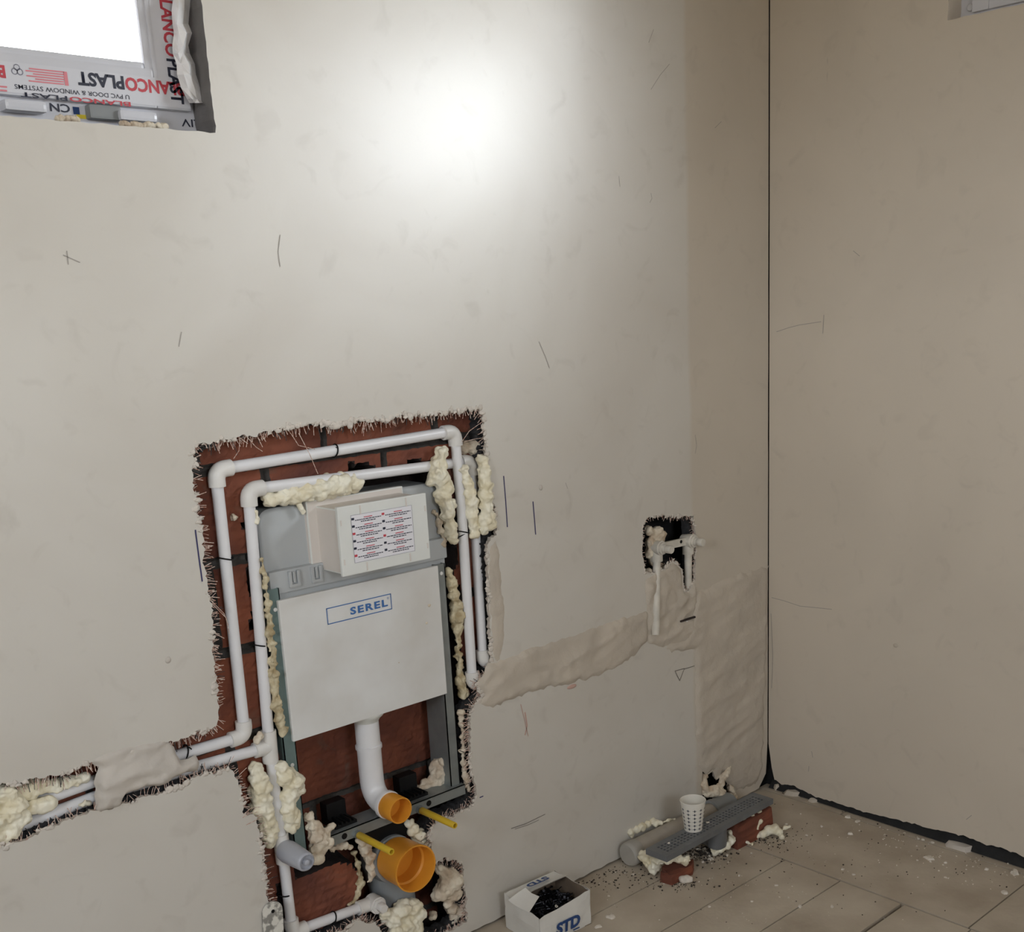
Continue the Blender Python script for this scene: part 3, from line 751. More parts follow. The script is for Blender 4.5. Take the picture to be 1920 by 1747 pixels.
def bracket(pa, pb):
    a = at(*pa, y=.06); b = at(*pb, y=.06); bm = bmesh.new()
    add_box(bm, (a.x, .045, b.z), (b.x, .078, a.z), bevel=.006); mesh_obj('frame_clip', bm, M_FRAMEW, w1)
bracket((2,186),(84,214)); bracket((218,207),(290,232))
bm = bmesh.new(); p = at(195, 212, .066); add_box(bm, (p.x-.03, .055, p.z-.012), (p.x+.028, .078, p.z+.012), bevel=.004); mesh_obj('frame_clip', bm, M_GREY, w1)
# foam and crumbs on the sill edge
for (pa, n_) in (((250,232), 9), ((300,236), 6), ((130,222), 7)):
    bm = bmesh.new()
    for k in range(n_):
        p = at(pa[0] - 22 + k*6, pa[1] + rnd.uniform(-2, 1) + k*.5, .03)
        bmesh.ops.create_icosphere(bm, subdivisions=2, radius=rnd.uniform(.004, .008), matrix=Matrix.Translation(p))
    for v in bm.verts: v.co += Vector((noise.noise(v.co*200), noise.noise(v.co*200+Vector((5,0,0))), noise.noise(v.co*200+Vector((0,9,0))))) * .003
    mesh_obj('sill_crumbs', bm, M_FOAMP, w1, smooth=True)['kind'] = 'stuff'

w2 = struct(empty('window_2'))
xf = .065
a = atx(1808, 25, xf)
bm = bmesh.new(); ring(bm, W2['y0']-.02, W2['y1']+.01, W2['z0']-.02, W2['z1']+.02, .060, xf, .15, 'x'); mesh_obj('window_frame', bm, M_FRAMEW, w2)
bm = bmesh.new(); ring(bm, W2['y0']+.03, W2['y1']-.035, W2['z0']+.018, W2['z1']-.02, .045, xf-.012, .13, 'x'); mesh_obj('sash', bm, M_FRAMEW, w2)
bm = bmesh.new(); add_box(bm, (.10, W2['y0']+.06, W2['z0']+.05), (.104, W2['y1']-.06, W2['z1']-.05)); mesh_obj('pane', bm, M_GLASS, w2)
bm = bmesh.new(); p = atx(1819, 14, xf-.004); add_lathe(bm, [(0, .009), (.004, .009), (.006, .007), (.006, 0)], (xf, p.y, p.z), (-1, 0, 0), 20); mesh_obj('drain_cap', bm, M_FRAMEW, w2)
w3 = struct(empty('added_window_3'))  # unseen opening added in the front wall for fill light
bm = bmesh.new(); ring(bm, W3['x0'], W3['x1'], W3['z0'], W3['z1'], .06, ROOM['y0']-.1, ROOM['y0']-.04); mesh_obj('window_frame', bm, M_FRAMEW, w3)

w5 = struct(empty('added_window_5'))  # unseen opening added so the bright sky patch reflects on the back wall
bm = bmesh.new(); ring(bm, W5['y0'], W5['y1'], W5['z0'], W5['z1'], .05, .10, .16, 'x'); mesh_obj('window_frame', bm, M_FRAMEW, w5)
w4 = struct(empty('added_window_4'))  # unseen opening added in the left wall to brighten the right wall
bm = bmesh.new(); ring(bm, W4['y0'], W4['y1'], W4['z0'], W4['z1'], .06, XL-.1, XL-.04, 'x'); mesh_obj('window_frame', bm, M_FRAMEW, w4)

# ------------------------------------------------------------------ concealed cistern
cis = tag(empty('concealed_cistern', (-1.47, .05, .0)), 'white concealed toilet cistern in a steel frame set in the broken wall opening', 'toilet cistern')
def C(bm, name, mats, parent=None, **k):
    """mesh given in world coordinates, stored local to the cistern empty"""
    off = Vector(cis.location)
    for v in bm.verts: v.co -= off
    return mesh_obj(name, bm, mats, parent or cis, **k)
XA, XB = -1.712, -1.240
# steel frame: rails, cross bars
for x0, x1, mt, zt_ in ((XA, XA+.030, M_TEAL, 1.0), (XB-.028, XB, M_GALV, .975)):
    bm = bmesh.new()
    add_box(bm, (x0, .026, .375), (x1, .0285, zt_)); 
    add_box(bm, (x0, .026, .375), (x0+.0022, .105, zt_)); add_box(bm, (x1-.0022, .026, .375), (x1, .105, zt_))
    C(bm, 'frame_rail', mt)
    for z in ((.955, .60) if x0 == XA else (.952,)):
        bm = bmesh.new(); add_lathe(bm, [(0, .0045), (.0012, .0045), (.0018, .003), (.0018, 0)], (x0+.016, .026, z), (0, -1, 0), 12)
        C(bm, 'rail_rivet', M_PANEL)
zc = .395
bm = bmesh.new(); add_box(bm, (-1.625, .012, zc-.013), (XB+.004, .0145, zc+.013)); add_box(bm, (-1.625, .012, zc+.011), (XB+.004, .070, zc+.013)); C(bm, 'cross_bar', M_GALV)
for x in (-1.592, -1.350):
    bm = bmesh.new(); add_lathe(bm, [(0, .0), (.0004, .0075), (.0008, 0)], (x, .0118, zc), (0, -1, 0), 16); C(bm, 'cross_bar_hole', M_BLACK)
# tank
def rounded_box(bm, a, b, r, seg=5, mi=0):
    """box with large rounding of the edges that run along y"""
    pts = []
    for cx_, cz_, a0 in ((b[0]-r, b[2]-r, 0), (a[0]+r, b[2]-r, 90), (a[0]+r, a[2]+r, 180), (b[0]-r, a[2]+r, 270)):
        for k in range(seg+1):
            t = math.radians(a0 + 90*k/seg); pts.append((cx_ + r*math.cos(t), cz_ + r*math.sin(t)))
    n = len(pts)
    rings = []
    for y, ins in ((a[1]+.006, 0), (a[1]+.002, .003), (a[1], .008)):
        cx_ = (a[0]+b[0])/2; cz_ = (a[2]+b[2])/2; fx = 1 - ins*2/(b[0]-a[0]); fz = 1 - ins*2/(b[2]-a[2])
        rings.append([bm.verts.new((cx_ + (p[0]-cx_)*fx, y, cz_ + (p[1]-cz_)*fz)) for p in pts])
    back = [bm.verts.new((p[0], b[1], p[1])) for p in pts]
    rings = [back] + rings
    for q, s in zip(rings, rings[1:]):
        for k in range(n): bm.faces.new((q[k], q[(k+1) % n], s[(k+1) % n], s[k])).material_index = mi
    bm.faces.new(rings[-1]).material_index = mi
    bmesh.ops.recalc_face_normals(bm, faces=bm.faces[:])
bm = bmesh.new(); rounded_box(bm, (-1.700, .050, .66), (-1.222, .148, 1.166), .032)
C(bm, 'tank', M_TANK, angle=35)
bm = bmesh.new(); add_box(bm, (-1.698, .032, .985), (-1.226, .055, 1.034), bevel=.004); add_box(bm, (-1.697, .040, .96), (-1.228, .06, .99), bevel=.003)
C(bm, 'tank_rim', M_TANK, angle=35)
for x in (-1.641, -1.586):
    bm = bmesh.new()
    for dx in (-.010, .010): add_box(bm, (x+dx-.0035, .026, .998), (x+dx+.0035, .034, 1.030), bevel=.002)
    add_box(bm, (x-.0135, .026, .994), (x+.0135, .034, 1.001), bevel=.002)
    add_box(bm, (x-.003, .027, 1.004), (x+.003, .034, 1.028), bevel=.0015)
    C(bm, 'tank_clip', M_TANK)
# white front cover with blue print
bm = bmesh.new(); add_box(bm, (-1.691, .018, .6545), (-1.266, .030, .974), bevel=.002); add_box(bm, (-1.685, .030, .66), (-1.272, .05, .97))
cover = C(bm, 'front_cover', M_PANEL)
yb = .0172
def CL(p): return Vector(p) - Vector(cis.location)
X0, X1, Z0, Z1 = -1.578, -1.4055, .897, .9345
bm = bmesh.new(); wd = .0021
for a, b in (((X0, Z0), (X1, Z0+wd)), ((X0, Z1-wd), (X1, Z1)), ((X0, Z0), (X0+wd, Z1)), ((X1-wd, Z0), (X1, Z1))):
    add_quad(bm, [(a[0], yb, a[1]), (b[0], yb, a[1]), (b[0], yb, b[1]), (a[0], yb, b[1])])
for v in bm.verts: v.co -= Vector(cis.location)
mesh_obj('logo_border', bm, M_BLUE, cover)
xa = at(657, 1150, yb).x; xb = at(727, 1132, yb).x
text_mesh('SEREL', M_BLUE, 'logo_text', cover, CL((xa, yb-.0003, .9065)), (1,0,0), (0,0,1), w=xb-xa, h=.0175, bold=.035, space=1.22)
text_mesh('®', M_BLUE, 'logo_text', cover, CL((xb-.001, yb-.0003, .9225)), (1,0,0), (0,0,1), w=.0055, h=.0055, bold=.0)
for px_, py_, r in ((805,1135,.005),(800,1168,.004),(748,1242,.002)):   # stuck crumbs
    bm = bmesh.new(); p = at(px_, py_, yb); bmesh.ops.create_icosphere(bm, subdivisions=1, radius=r, matrix=Matrix.Translation(p) @ Matrix.Diagonal((1, .3, .8, 1)))
    for v in bm.verts: v.co -= Vector(cis.location)
    mesh_obj('stuck_plaster', bm, M_FOAMP, cover)
# flush box
bm = bmesh.new()
bx = (-1.572, -.055, 1.014); bX = (-1.339, -.046, 1.1645)
add_box(bm, bx, bX, 0, .0025)
add_box(bm, (-1.566, -.048, 1.017), (-1.345, .052, 1.158), 1, .003)
add_box(bm, (-1.590, .038, 1.006), (-1.335, .052, 1.172), 1, .003)
fbx = C(bm, 'flush_box', [M_BOXW, M_BOXS])
for x, z, wx, wz in ((-1.515, 1.1515, .003, .020), (-1.395, 1.1515, .003, .020), (-1.510, 1.027, .003, .018), (-1.395, 1.027, .003, .018), (-1.5655, 1.130, .0025, .012), (-1.5655, 1.045, .0025, .012), (-1.345, 1.130, .0025, .012), (-1.345, 1.045, .0025, .012)):
    bm = bmesh.new(); add_box(bm, (x-wx/2, -.0562, z-wz/2), (x+wx/2, -.0545, z+wz/2))
    for v in bm.verts: v.co -= Vector(cis.location)
    mesh_obj('snap_tab', bm, M_BOXS, fbx)
# multilingual warning label: illegible lines of print, tiny flags
yl = -.0556
LX0, LX1, LZ0, LZ1 = -1.5405, -1.381, 1.039, 1.143
bm = bmesh.new(); add_quad(bm, [(LX0, yl, LZ0), (LX1, yl, LZ0), (LX1, yl, LZ1), (LX0, yl, LZ1)])
for v in bm.verts: v.co -= Vector(cis.location)
lab = mesh_obj('warning_label', bm, M_PAPER, fbx)
bm = bmesh.new(); y2 = yl - .0004; r = random.Random(4)
def bar(x0, x1, z, h, mi): add_quad(bm, [(x0, y2, z-h/2), (x1, y2, z-h/2), (x1, y2, z+h/2), (x0, y2, z+h/2)], mi)
for a in ((LX0, LZ0, LX1, LZ0+.0006), (LX0, LZ1-.0006, LX1, LZ1), (LX0, LZ0, LX0+.0006, LZ1), (LX1-.0006, LZ0, LX1, LZ1)):
    add_quad(bm, [(a[0], y2, a[1]), (a[2], y2, a[1]), (a[2], y2, a[3]), (a[0], y2, a[3])], 2)
xm = (LX0 + LX1)/2; bh = (LZ1-LZ0-.008)/6
for c_ in range(2):
    cx0 = LX0 + .004 if c_ == 0 else xm + .002; cx1 = xm - .003 if c_ == 0 else LX1 - .004
    for b_i in range(6):
        zt_ = LZ1 - .006 - b_i*bh
        add_quad(bm, [(cx0-.003, y2, zt_-.005), (cx0+.004, y2, zt_-.005), (cx0+.004, y2, zt_), (cx0-.003, y2, zt_)], (0, 1)[(b_i*2+c_) % 3 == 1])
        mid = (cx0 + cx1)/2 + .003
        bar(mid-.011, mid+.011, zt_-.002, .0018, 1)
        for ln, wf in ((1, .92), (2, .45 + .3*r.random())):
            zz = zt_ - .002 - ln*.0042; x = mid - (cx1-cx0)*wf/2; xe = mid + (cx1-cx0)*wf/2
            while x < xe - .002:
                w_ = r.uniform(.003, .008); bar(x, min(xe, x+w_), zz, .0019, 0); x += w_ + .0012
for v in bm.verts: v.co -= Vector(cis.location)
mesh_obj('label_print', bm, [M_INK, M_RED, M_INKG], lab)
# flush pipe
fx, fy = -1.4735, .062
bm = bmesh.new()
add_lathe(bm, [(.660, 0), (.660, .044), (.652, .044), (.646, .040), (.640, .033), (.632, .0285)], (fx, fy, 0), (0, 0, 1), 40)
C(bm, 'pipe_flange', M_BOXW, angle=40)
bm = bmesh.new()
path = [(fx, fy, .650), (fx, fy, .56), (fx, fy, .50)] + arc_pts((fx, fy, 1), (fx, fy, .436), (fx, -1, .436), .052, 10)[1:] + [(fx, -.004, .436)]
add_tube(bm, path, .0285, 36)
for z in (.570,): add_lathe(bm, [(z-.006, .0285), (z-.005, .0315), (z+.003, .0315), (z+.004, .0285)], (fx, fy, 0), (0, 0, 1), 36)
add_lathe(bm, [(-.006, .0285), (-.002, .034), (.006, .0345), (.010, .0335), (.010, .03)], (fx, .006, .436), (0, -1, 0), 36)
C(bm, 'flush_pipe', M_PIPE, angle=40)
bm = bmesh.new()
add_lathe(bm, [(0, .031), (.004, .0318), (.046, .0318), (.048, .031), (.048, .0288), (.046, .0282), (.004, .0282), (.003, 0)], (fx, -.002, .436), (0, -1, 0), 40)
C(bm, 'flush_pipe_cap', M_ORANGE, angle=40)['label'] = 'orange protective cap'
# threaded rods with yellow sleeves
for x in (-1.560, -1.380):
    bm = bmesh.new(); add_lathe(bm, [(-.01, .0055), (.03, .0055), (.03, 0)], (x, .014, .3895), (0, -1, 0), 16)
    add_lathe(bm, [(0, 0), (0, .0105), (.007, .0105), (.007, 0)], (x, .012, .3895), (0, -1, 0), 6)
    rod = C(bm, 'threaded_rod', M_GALV)
    bm = bmesh.new(); add_lathe(bm, [(.010, .0072), (.012, .0085), (.140, .0078), (.1415, .0072), (.1415, .0052), (.12, .005), (.12, 0)], (x, .012, .3895), (0, -1, 0), 24)
    for v in bm.verts: v.co -= Vector(cis.location)
    mesh_obj('rod_sleeve', bm, M_YEL, rod, angle=40)['label'] = 'yellow plastic sleeve'
# black fixing blocks on the bar
for px0, py0, px1, py1 in ((603,1515,650,1556),(738,1458,782,1494)):
    a = at(px0, py0, .085); b = at(px1, py1, .085); bm = bmesh.new()
    zc_ = .40 + .012; xm_ = (a.x+b.x)/2
    add_box(bm, (xm_-.026, .070, zc_-.01), (xm_+.026, .10, zc_+.045), bevel=.003); add_box(bm, (xm_-.03, .03, zc_-.006), (xm_+.028, .085, zc_+.004), bevel=.002)
    for k in range(5): add_box(bm, (xm_-.026+k*.011, .028, zc_+.002), (xm_-.022+k*.011, .075, zc_+.008+.003*(k % 2)))
    C(bm, 'fixing_block', M_BLACK)

# drain socket for the toilet: orange cap in a grey bend
soil = tag(empty('soil_pipe', (-1.46, .0, .29)), 'grey soil pipe bend with a wide orange open socket cap below the flush pipe', 'drain pipe')
so = Vector(soil.location)
bm = bmesh.new()
add_lathe(bm, [(.012, .052), (-.004, .0545), (-.058, .0555), (-.070, .0580), (-.0725, .0575), (-.0725, .0545), (-.070, .0535), (-.034, .0515), (-.030, .0475), (.004, .046), (.006, .0)], so, (0, 1, 0), 56)
for v in bm.verts: v.co -= so
mesh_obj('socket_cap', bm, M_ORANGE, soil, angle=40)['label'] = 'orange plastic cap'
bm = bmesh.new()
add_tube(bm, [so + Vector(p) for p in ((0, .014, -.004), (0, .036, -.006), (.006, .07, -.02), (.016, .075, -.06), (.024, .075, -.11), (.026, .075, -.2), (.026, .075, -.28))], [.058, .060, .058, .056, .055, .055, .055], 36)
for v in bm.verts: v.co -= so
mesh_obj('pipe_bend', bm, M_GREY, soil, angle=40)
bm = bmesh.new(); add_box(bm, (-1.535, .03, .325), (-1.40, .10, .372), bevel=.003)
for v in bm.verts: v.co -= so
mesh_obj('pipe_clamp', bm, M_BLACK, soil)

# ------------------------------------------------------------------ water pipes
R_P, R_E = .0122, .0172
def pipe_system(name, label, nodes, y, fits, loc=None):
    """nodes: pixel points of the pipe axis; fits: index -> 'elbow' / 'tee' / None"""
    P_ = [at(a, b, y[i] if isinstance(y, (list, tuple)) else y) for i, (a, b) in enumerate(nodes)]
    base = P_[0] if loc is None else Vector(loc)
    root = tag(empty(name, base), label, 'water pipe')
    def put(bm, n, m_, **k):
        for v in bm.verts: v.co -= base
        return mesh_obj(n, bm, m_, root, **k)
    run = [P_[0]]
    for i in range(1, len(P_)):
        run.append(P_[i])
        if i in fits or i == len(P_)-1:
            bm = bmesh.new(); add_tube(bm, run, R_P, 20); put(bm, 'pipe_run', M_PIPE, angle=40)
            run = [P_[i]]
    for i, k in fits.items():
        c = P_[i]; a = (P_[i-1] - c).normalized(); b = (P_[i+1] - c).normalized() if i + 1 < len(P_) else None
        bm = bmesh.new()
        if k == 'elbow':
            pts = [c + a*.034] + arc_pts(c + a, c, c + b, .022, 8) + [c + b*.034]
            add_tube(bm, pts, R_E, 24)
            put(bm, 'elbow', M_FIT, angle=50)
        elif k == 'coupling':
            d = (P_[i+1] - P_[i-1]).normalized()
            add_tube(bm, [c - d*.03, c + d*.03], R_E, 24); put(bm, 'coupling', M_FIT, angle=50)
    return root, P_, base, put
outer_pipe, PO, bo, puto = pipe_system('water_pipe', 'outer white plastic water pipe looping over the cistern with elbows at its corners',
    [(-60,1548),(60,1506),(180,1463),(350,1411),(459,1379),(404,881),(852,808),(865,950),(886,1284),(945,1262)],
    [.045,.04,.035,.034,.032,.030,.030,.028,.026,.03], {4: 'elbow', 5: 'elbow', 6: 'elbow', 8: 'elbow'})
inner_pipe, PI_, bi, puti = pipe_system('water_pipe', 'inner white plastic water pipe bent close round the cistern tank, with a tee',
    [(-60,1582),(54,1541),(176,1495),(370,1437),(505,1399),(465,918),(884,864),(893,1030),(906,1243),(950,1228)],
    [.045,.04,.036,.034,.034,.034,.044,.042,.028,.03], {4: 'tee', 5: 'elbow', 6: 'elbow', 8: 'elbow'})
# tee body, the drop below it to the grey plug and on to the angle-valve outlet
tee = PI_[4]; drop = at(529, 1590, .030); low1 = at(548, 1748, .030); low2 = at(700, 1692, .030)
dz = (PI_[5] - tee).normalized(); dl = (PI_[3] - tee).normalized()
bm = bmesh.new(); add_tube(bm, [tee - dz*.036, tee + dz*.036], R_E, 24); add_tube(bm, [tee, tee + dl*.036], R_E, 24); puti(bm, 'tee', M_FIT, angle=50)
bm = bmesh.new(); add_tube(bm, [tee, drop], R_P, 20); puti(bm, 'pipe_run', M_PIPE, angle=40)
bm = bmesh.new(); add_tube(bm, [drop, low1], R_P, 20); puti(bm, 'pipe_run', M_PIPE, angle=40)
bm = bmesh.new(); add_tube(bm, [low1, low2], R_P, 20); puti(bm, 'pipe_run', M_PIPE, angle=40)
bm = bmesh.new()
d0 = (tee - drop).normalized(); d1 = (low1 - drop).normalized()
add_tube(bm, [drop + d0*.034, drop, drop + d1*.034], .0172, 24); add_tube(bm, [drop, drop + Vector((0, -.03, 0))], .0185, 24); puti(bm, 'outlet_elbow', M_FIT, angle=50)
bm = bmesh.new(); add_tube(bm, [low1 + (drop-low1).normalized()*.034] + arc_pts(drop, low1, low2, .022, 8) + [low1 + (low2-low1).normalized()*.034], R_E, 24); puti(bm, 'elbow', M_FIT, angle=50)
bm = bmesh.new()
dd = (low2 - low1).normalized(); add_tube(bm, [low2 - dd*.045, low2 + dd*.004], R_E, 24); add_tube(bm, [low2 + Vector((0, .01, 0)), low2 + Vector((0, -.022, 0))], .021, 28)
add_lathe(bm, [(.020, .019), (.026, .019), (.027, .012), (.029, .0125), (.044, .0125), (.046, .011), (.046, 0)], low2, (0, -1, 0), 6)
puti(bm, 'outlet_elbow', M_FIT, angle=50)
# grey plug on the outlet below the tee
bm = bmesh.new(); pl = drop + Vector((0, -.028, 0))
add_lathe(bm, [(-.012, .024), (0, .0255), (.004, .0255), (.070, .0215), (.074, .020), (.076, .017), (.072, .0155), (.068, .0145), (.068, .0075), (.078, .0065), (.080, .004), (.080, 0)], pl, (0, -1, 0), 40)
for v in bm.verts: v.co -= pl
plug = mesh_obj('pipe_plug', bm, M_GREYL, None, angle=40); plug.location = pl
tag(plug, 'pale grey round plastic plug sticking out of the pipe outlet below the tee', 'pipe plug')

# cable ties
def tie(c_px, y, axis_a, axis_b, label, tail=None, w=.003):
    c = at(*c_px, y=y); d = (at(*axis_b, y=y) - at(*axis_a, y=y)).normalized(); u, v = frame_of(d)
    bm = bmesh.new(); n = 20; r0 = R_P + .0006
    ang = [2*PI*k/n for k in range(n+1)]
    for s in (0,):
        pts = [c + (u*math.cos(t) + v*math.sin(t))*(r0+.0008) + d*.004*math.sin(t) for t in ang]
        add_tube(bm, pts, .0017, 6, False)
    hd = c + Vector((.012, -.006, 0)); add_box(bm, hd - Vector((.004, .003, .003)), hd + Vector((.004, .003, .003)), bevel=.001)
    if tail:
        add_tube(bm, [hd, (hd + at(*tail, y=y-.004))/2 + Vector((0, -.006, .002)), at(*tail, y=y-.004)], .0014, 6)
    for q in bm.verts: q.co -= c
    o = mesh_obj('cable_tie', bm, M_BLACK); o.location = c
    return tag(o, label, 'cable tie', None)
tie((627,845), .030, (404,881), (852,808), 'black cable tie round the long upper pipe over the cistern', (622,838))
tie((421,1047), .031, (404,881), (459,1379), 'black cable tie round the outer pipe left of the tank, beside a white foam crumb', (436,1046))
tie((485,1209), .034, (465,918), (505,1399), 'black cable tie with a loose tail on the inner pipe left of the front cover', (514,1219))
tie((869,997), .028, (865,950), (886,1284), 'black cable tie on the right upright pipe just below the foam', (858,1008))
tie((531,1677), .030, (529,1590), (548,1748), 'black cable tie on the short pipe under the grey plug')
tie((624,1720), .030, (548,1748), (700,1692), 'black wire tie round the sloping bottom pipe', (612,1738))
tie((347,1409), .034, (180,1463), (459,1379), 'black frayed tie on the pipe at the end of the filler flap', (352,1400))

# ------------------------------------------------------------------ mixer outlet plate in the small opening
mx_ = tag(empty('mixer_plate', at(1262, 1020, .0)), 'white double mixer outlet plate with two plugged elbows in the small wall hole', 'pipe fitting')
mo = Vector(mx_.location)
def putm(bm, n, m_, **k):
    for v in bm.verts: v.co -= mo
    return mesh_obj(n, bm, M_FITD if m_ in (M_FIT, M_PIPE) else m_, mx_, **k)
L_ = at(1231, 1026, .012); R_ = at(1290, 1013, .012)
bm = bmesh.new(); dxy = (R_ - L_); n_ = dxy.normalized(); up = Vector((-n_.z, 0, n_.x))*.011
for y0, y1 in ((.004, .012),):
    a = [L_ - up, R_ - up, R_ + up, L_ + up]
    f0 = [bm.verts.new((p.x, y0, p.z)) for p in a]; f1 = [bm.verts.new((p.x, y1, p.z)) for p in a]
    bm.faces.new(f0); bm.faces.new(f1[::-1])
    for k in range(4): bm.faces.new((f0[k], f1[k], f1[(k+1) % 4], f0[(k+1) % 4]))
bmesh.ops.recalc_face_normals(bm, faces=bm.faces[:])
putm(bm, 'plate_bar', M_FIT)
bm = bmesh.new(); p = at(1277, 1015.5, .0038); add_lathe(bm, [(0, .005), (.0006, .005), (.0006, 0)], p, (0, -1, 0), 14); putm(bm, 'screw_hole', M_BLACK)
for c, bot, yb2 in ((L_, at(1229, 1190, -.013), .012), (R_, at(1290, 1125, .014), .016)):
    bm = bmesh.new(); add_lathe(bm, [(-.02, .016), (.0, .019), (.012, .0205), (.020, .0205), (.021, .017), (.027, .017), (.028, .0115)], c, (0, -1, 0), 30)
    add_tube(bm, [c, c + Vector((0, 0, -.040))], .0168, 24); putm(bm, 'outlet_elbow', M_FIT, angle=45)
    bm = bmesh.new(); add_lathe(bm, [(.026, .0125), (.034, .0125), (.036, .009), (.040, .009), (.041, .012), (.056, .012), (.058, .0105), (.058, 0)], c, (0, -1, 0), 12)
    putm(bm, 'outlet_plug', M_FIT, angle=40)
    bm = bmesh.new(); add_tube(bm, [c + Vector((0, 0, -.03)), bot], R_P-.001, 20); putm(bm, 'pipe_run', M_PIPE, angle=40)
# short bit of pipe showing through the filler
a = at(1282,1167,.006); b = at(1308,1160,.006); bm = bmesh.new(); add_tube(bm, [a, b], .011, 16)
o = mesh_obj('pipe_stub', bm, M_FIT, None, angle=40); tag(o, 'short white pipe stub showing through the filler below the small wall hole', 'pipe')
bm = bmesh.new(); add_box(bm, (at(1276,1168,-.007).x, -.010, at(1290,1162,0)  .z+.003), (at(1303,1160,-.007).x, -.004, at(1290,1162,0).z+.008)); mesh_obj('plaster_crack', bm, M_VOID, wall_back)

# ------------------------------------------------------------------ foam
def foam_mesh(balls, voxel=.003, rough=.005, freq=62, seed=0, lump=1.1):
    bm = bmesh.new(); r = random.Random(seed)
    for c, rad in balls:
        c = Vector(c)
        bmesh.ops.create_icosphere(bm, subdivisions=2, radius=rad, matrix=Matrix.Translation(c))
        for _ in range(int(3 * lump) + 1):
            d = Vector((r.gauss(0, 1), r.gauss(-.4, 1), r.gauss(0, 1))).normalized()
            rr = rad * r.uniform(.35, .6)
            bmesh.ops.create_icosphere(bm, subdivisions=2, radius=rr, matrix=Matrix.Translation(c + d * rad * r.uniform(.55, .8)))
    for (c0, r0), (c1, r1) in zip(balls, balls[1:]):
        c0 = Vector(c0); c1 = Vector(c1)
        if (c1 - c0).length < (r0 + r1) * 1.8:
            for t in (.5,): bmesh.ops.create_icosphere(bm, subdivisions=2, radius=(r0*(1-t)+r1*t)*.80, matrix=Matrix.Translation(c0.lerp(c1, t)))
    me = bpy.data.meshes.new('f'); bm.to_mesh(me); bm.free()
    o = bpy.data.objects.new('f', me); COL.objects.link(o)
    me2 = from_temp(o, [('REMESH', dict(mode='VOXEL', voxel_size=voxel)), ('SMOOTH', dict(factor=.5, iterations=2))])
    bpy.data.objects.remove(o); bpy.data.meshes.remove(me)
    nr = [v.normal.copy() for v in me2.vertices]
    for v, n in zip(me2.vertices, nr):
        p = v.co; k = noise.noise((p.x*freq, p.y*freq, p.z*freq + seed)) + .5*noise.noise((p.x*freq*2.3, p.y*freq*2.3, p.z*freq*2.3 + seed))
        k2 = abs(noise.noise((p.x*freq*.5, p.y*freq*.5, p.z*freq*.5 + seed + 7)))
        v.co = p + n * (rough * k - rough * .8 * (1 - k2)**6)
    return me2
FOAM_I = [0]
def foam(label, chain, y=.03, material=None, s=.00138, group=None, z=None, name='foam_lump', **kw):
    FOAM_I[0] += 1
    balls = []
    for q in chain:
        a, b, r = q[:3]; yy = q[3] if len(q) > 3 else y
        p = at(a, b, yy); balls.append((p, r * s))
    me = foam_mesh(balls, seed=FOAM_I[0], **kw)
    c = balls[len(balls)//2][0].copy()
    for v in me.vertices: v.co -= c
    me.materials.clear(); me.materials.append(material or M_FOAM); me.name = name
    for p in me.polygons: p.use_smooth = True
    o = link(bpy.data.objects.new(name, me)); o.location = c
    return tag(o, label, 'foam', group)
foam('long cream foam sausage lying along the pipe on top of the cistern tank', [(505,936,13),(528,931,15),(550,927,17),(575,921,19),(598,916,20),(620,912,20),(640,908,21),(663,909,16)], .036, lump=.4)
foam('small cream foam drip hanging from the sausage onto the tank', [(560,946,5),(564,953,5.5),(568,959,5)], .034, rough=.001, lump=0)
foam('tall lumpy foam column between the tank and the outer right pipe', [(828,848,13),(824,868,16),(821,892,20),(834,915,17),(830,930,17),(838,948,16),(840,966,14),(845,985,14),(847,1002,13),(850,1012,10)], .024)
foam('narrow crumbling foam tail at the tank edge under the tall column', [(816,962,7),(824,978,8),(826,994,8),(832,1010,8),(828,1020,7)], .040, M_FOAMP, rough=.006)
foam('foam column squeezed between the two right upright pipes', [(871,880,9),(876,905,11),(881,925,13),(884,942,14),(884,962,13),(887,985,12),(888,1000,11)], .014)
foam('rightmost foam column bulging against the ragged wall edge', [(905,862,12),(908,885,14),(910,908,15),(911,930,16),(911,950,14),(914,972,16),(920,985,12),(908,993,11)], .002)
foam('smooth pale foam bulge above the inner pipe elbow at the opening corner', [(873,840,13),(887,838,15),(893,846,13)], .050, M_FOAMP, lump=.2)
foam('long yellowed foam strip right of the front cover', [(842,1072,9),(847,1092,11),(850,1112,12),(855,1135,13),(857,1155,15),(857,1176,12),(858,1200,8),(859,1225,9),(862,1250,9),(864,1275,11),(869,1298,12)], .040, M_FOAMD, rough=.006)
foam('thin bead of foam running down beside the right steel rail', [(864,1335,7),(866,1358,8),(868,1380,7),(867,1405,8),(869,1430,8),(872,1455,8),(877,1475,8)], .022, M_FOAMP)
foam('foam heap in the lower right corner of the cistern frame', [(832,1412,12),(829,1430,17),(824,1448,20),(818,1466,19),(840,1460,14),(800,1472,11),(786,1478,10)], .075, M_FOAMP, rough=.006)
foam('ragged thin foam line along the left steel rail', [(491,1050,5),(493,1072,7),(497,1100,7),(502,1130,8),(504,1155,8),(506,1180,9),(508,1205,8),(511,1235,9),(513,1260,9),(516,1290,9),(519,1320,10),(524,1345,10),(530,1370,10)], .022, M_FOAMD, rough=.007, lump=.4)
foam('small round foam knob between the pipe elbow and the tee', [(484,1385,8),(488,1380,7)], .020, M_FOAMP)
foam('big lumpy foam mass left of the drop pipe under the tee', [(480,1442,13),(484,1460,17),(488,1478,20),(490,1498,19),(484,1516,18),(497,1524,18),(500,1545,18),(503,1565,16),(506,1580,10)], .026)
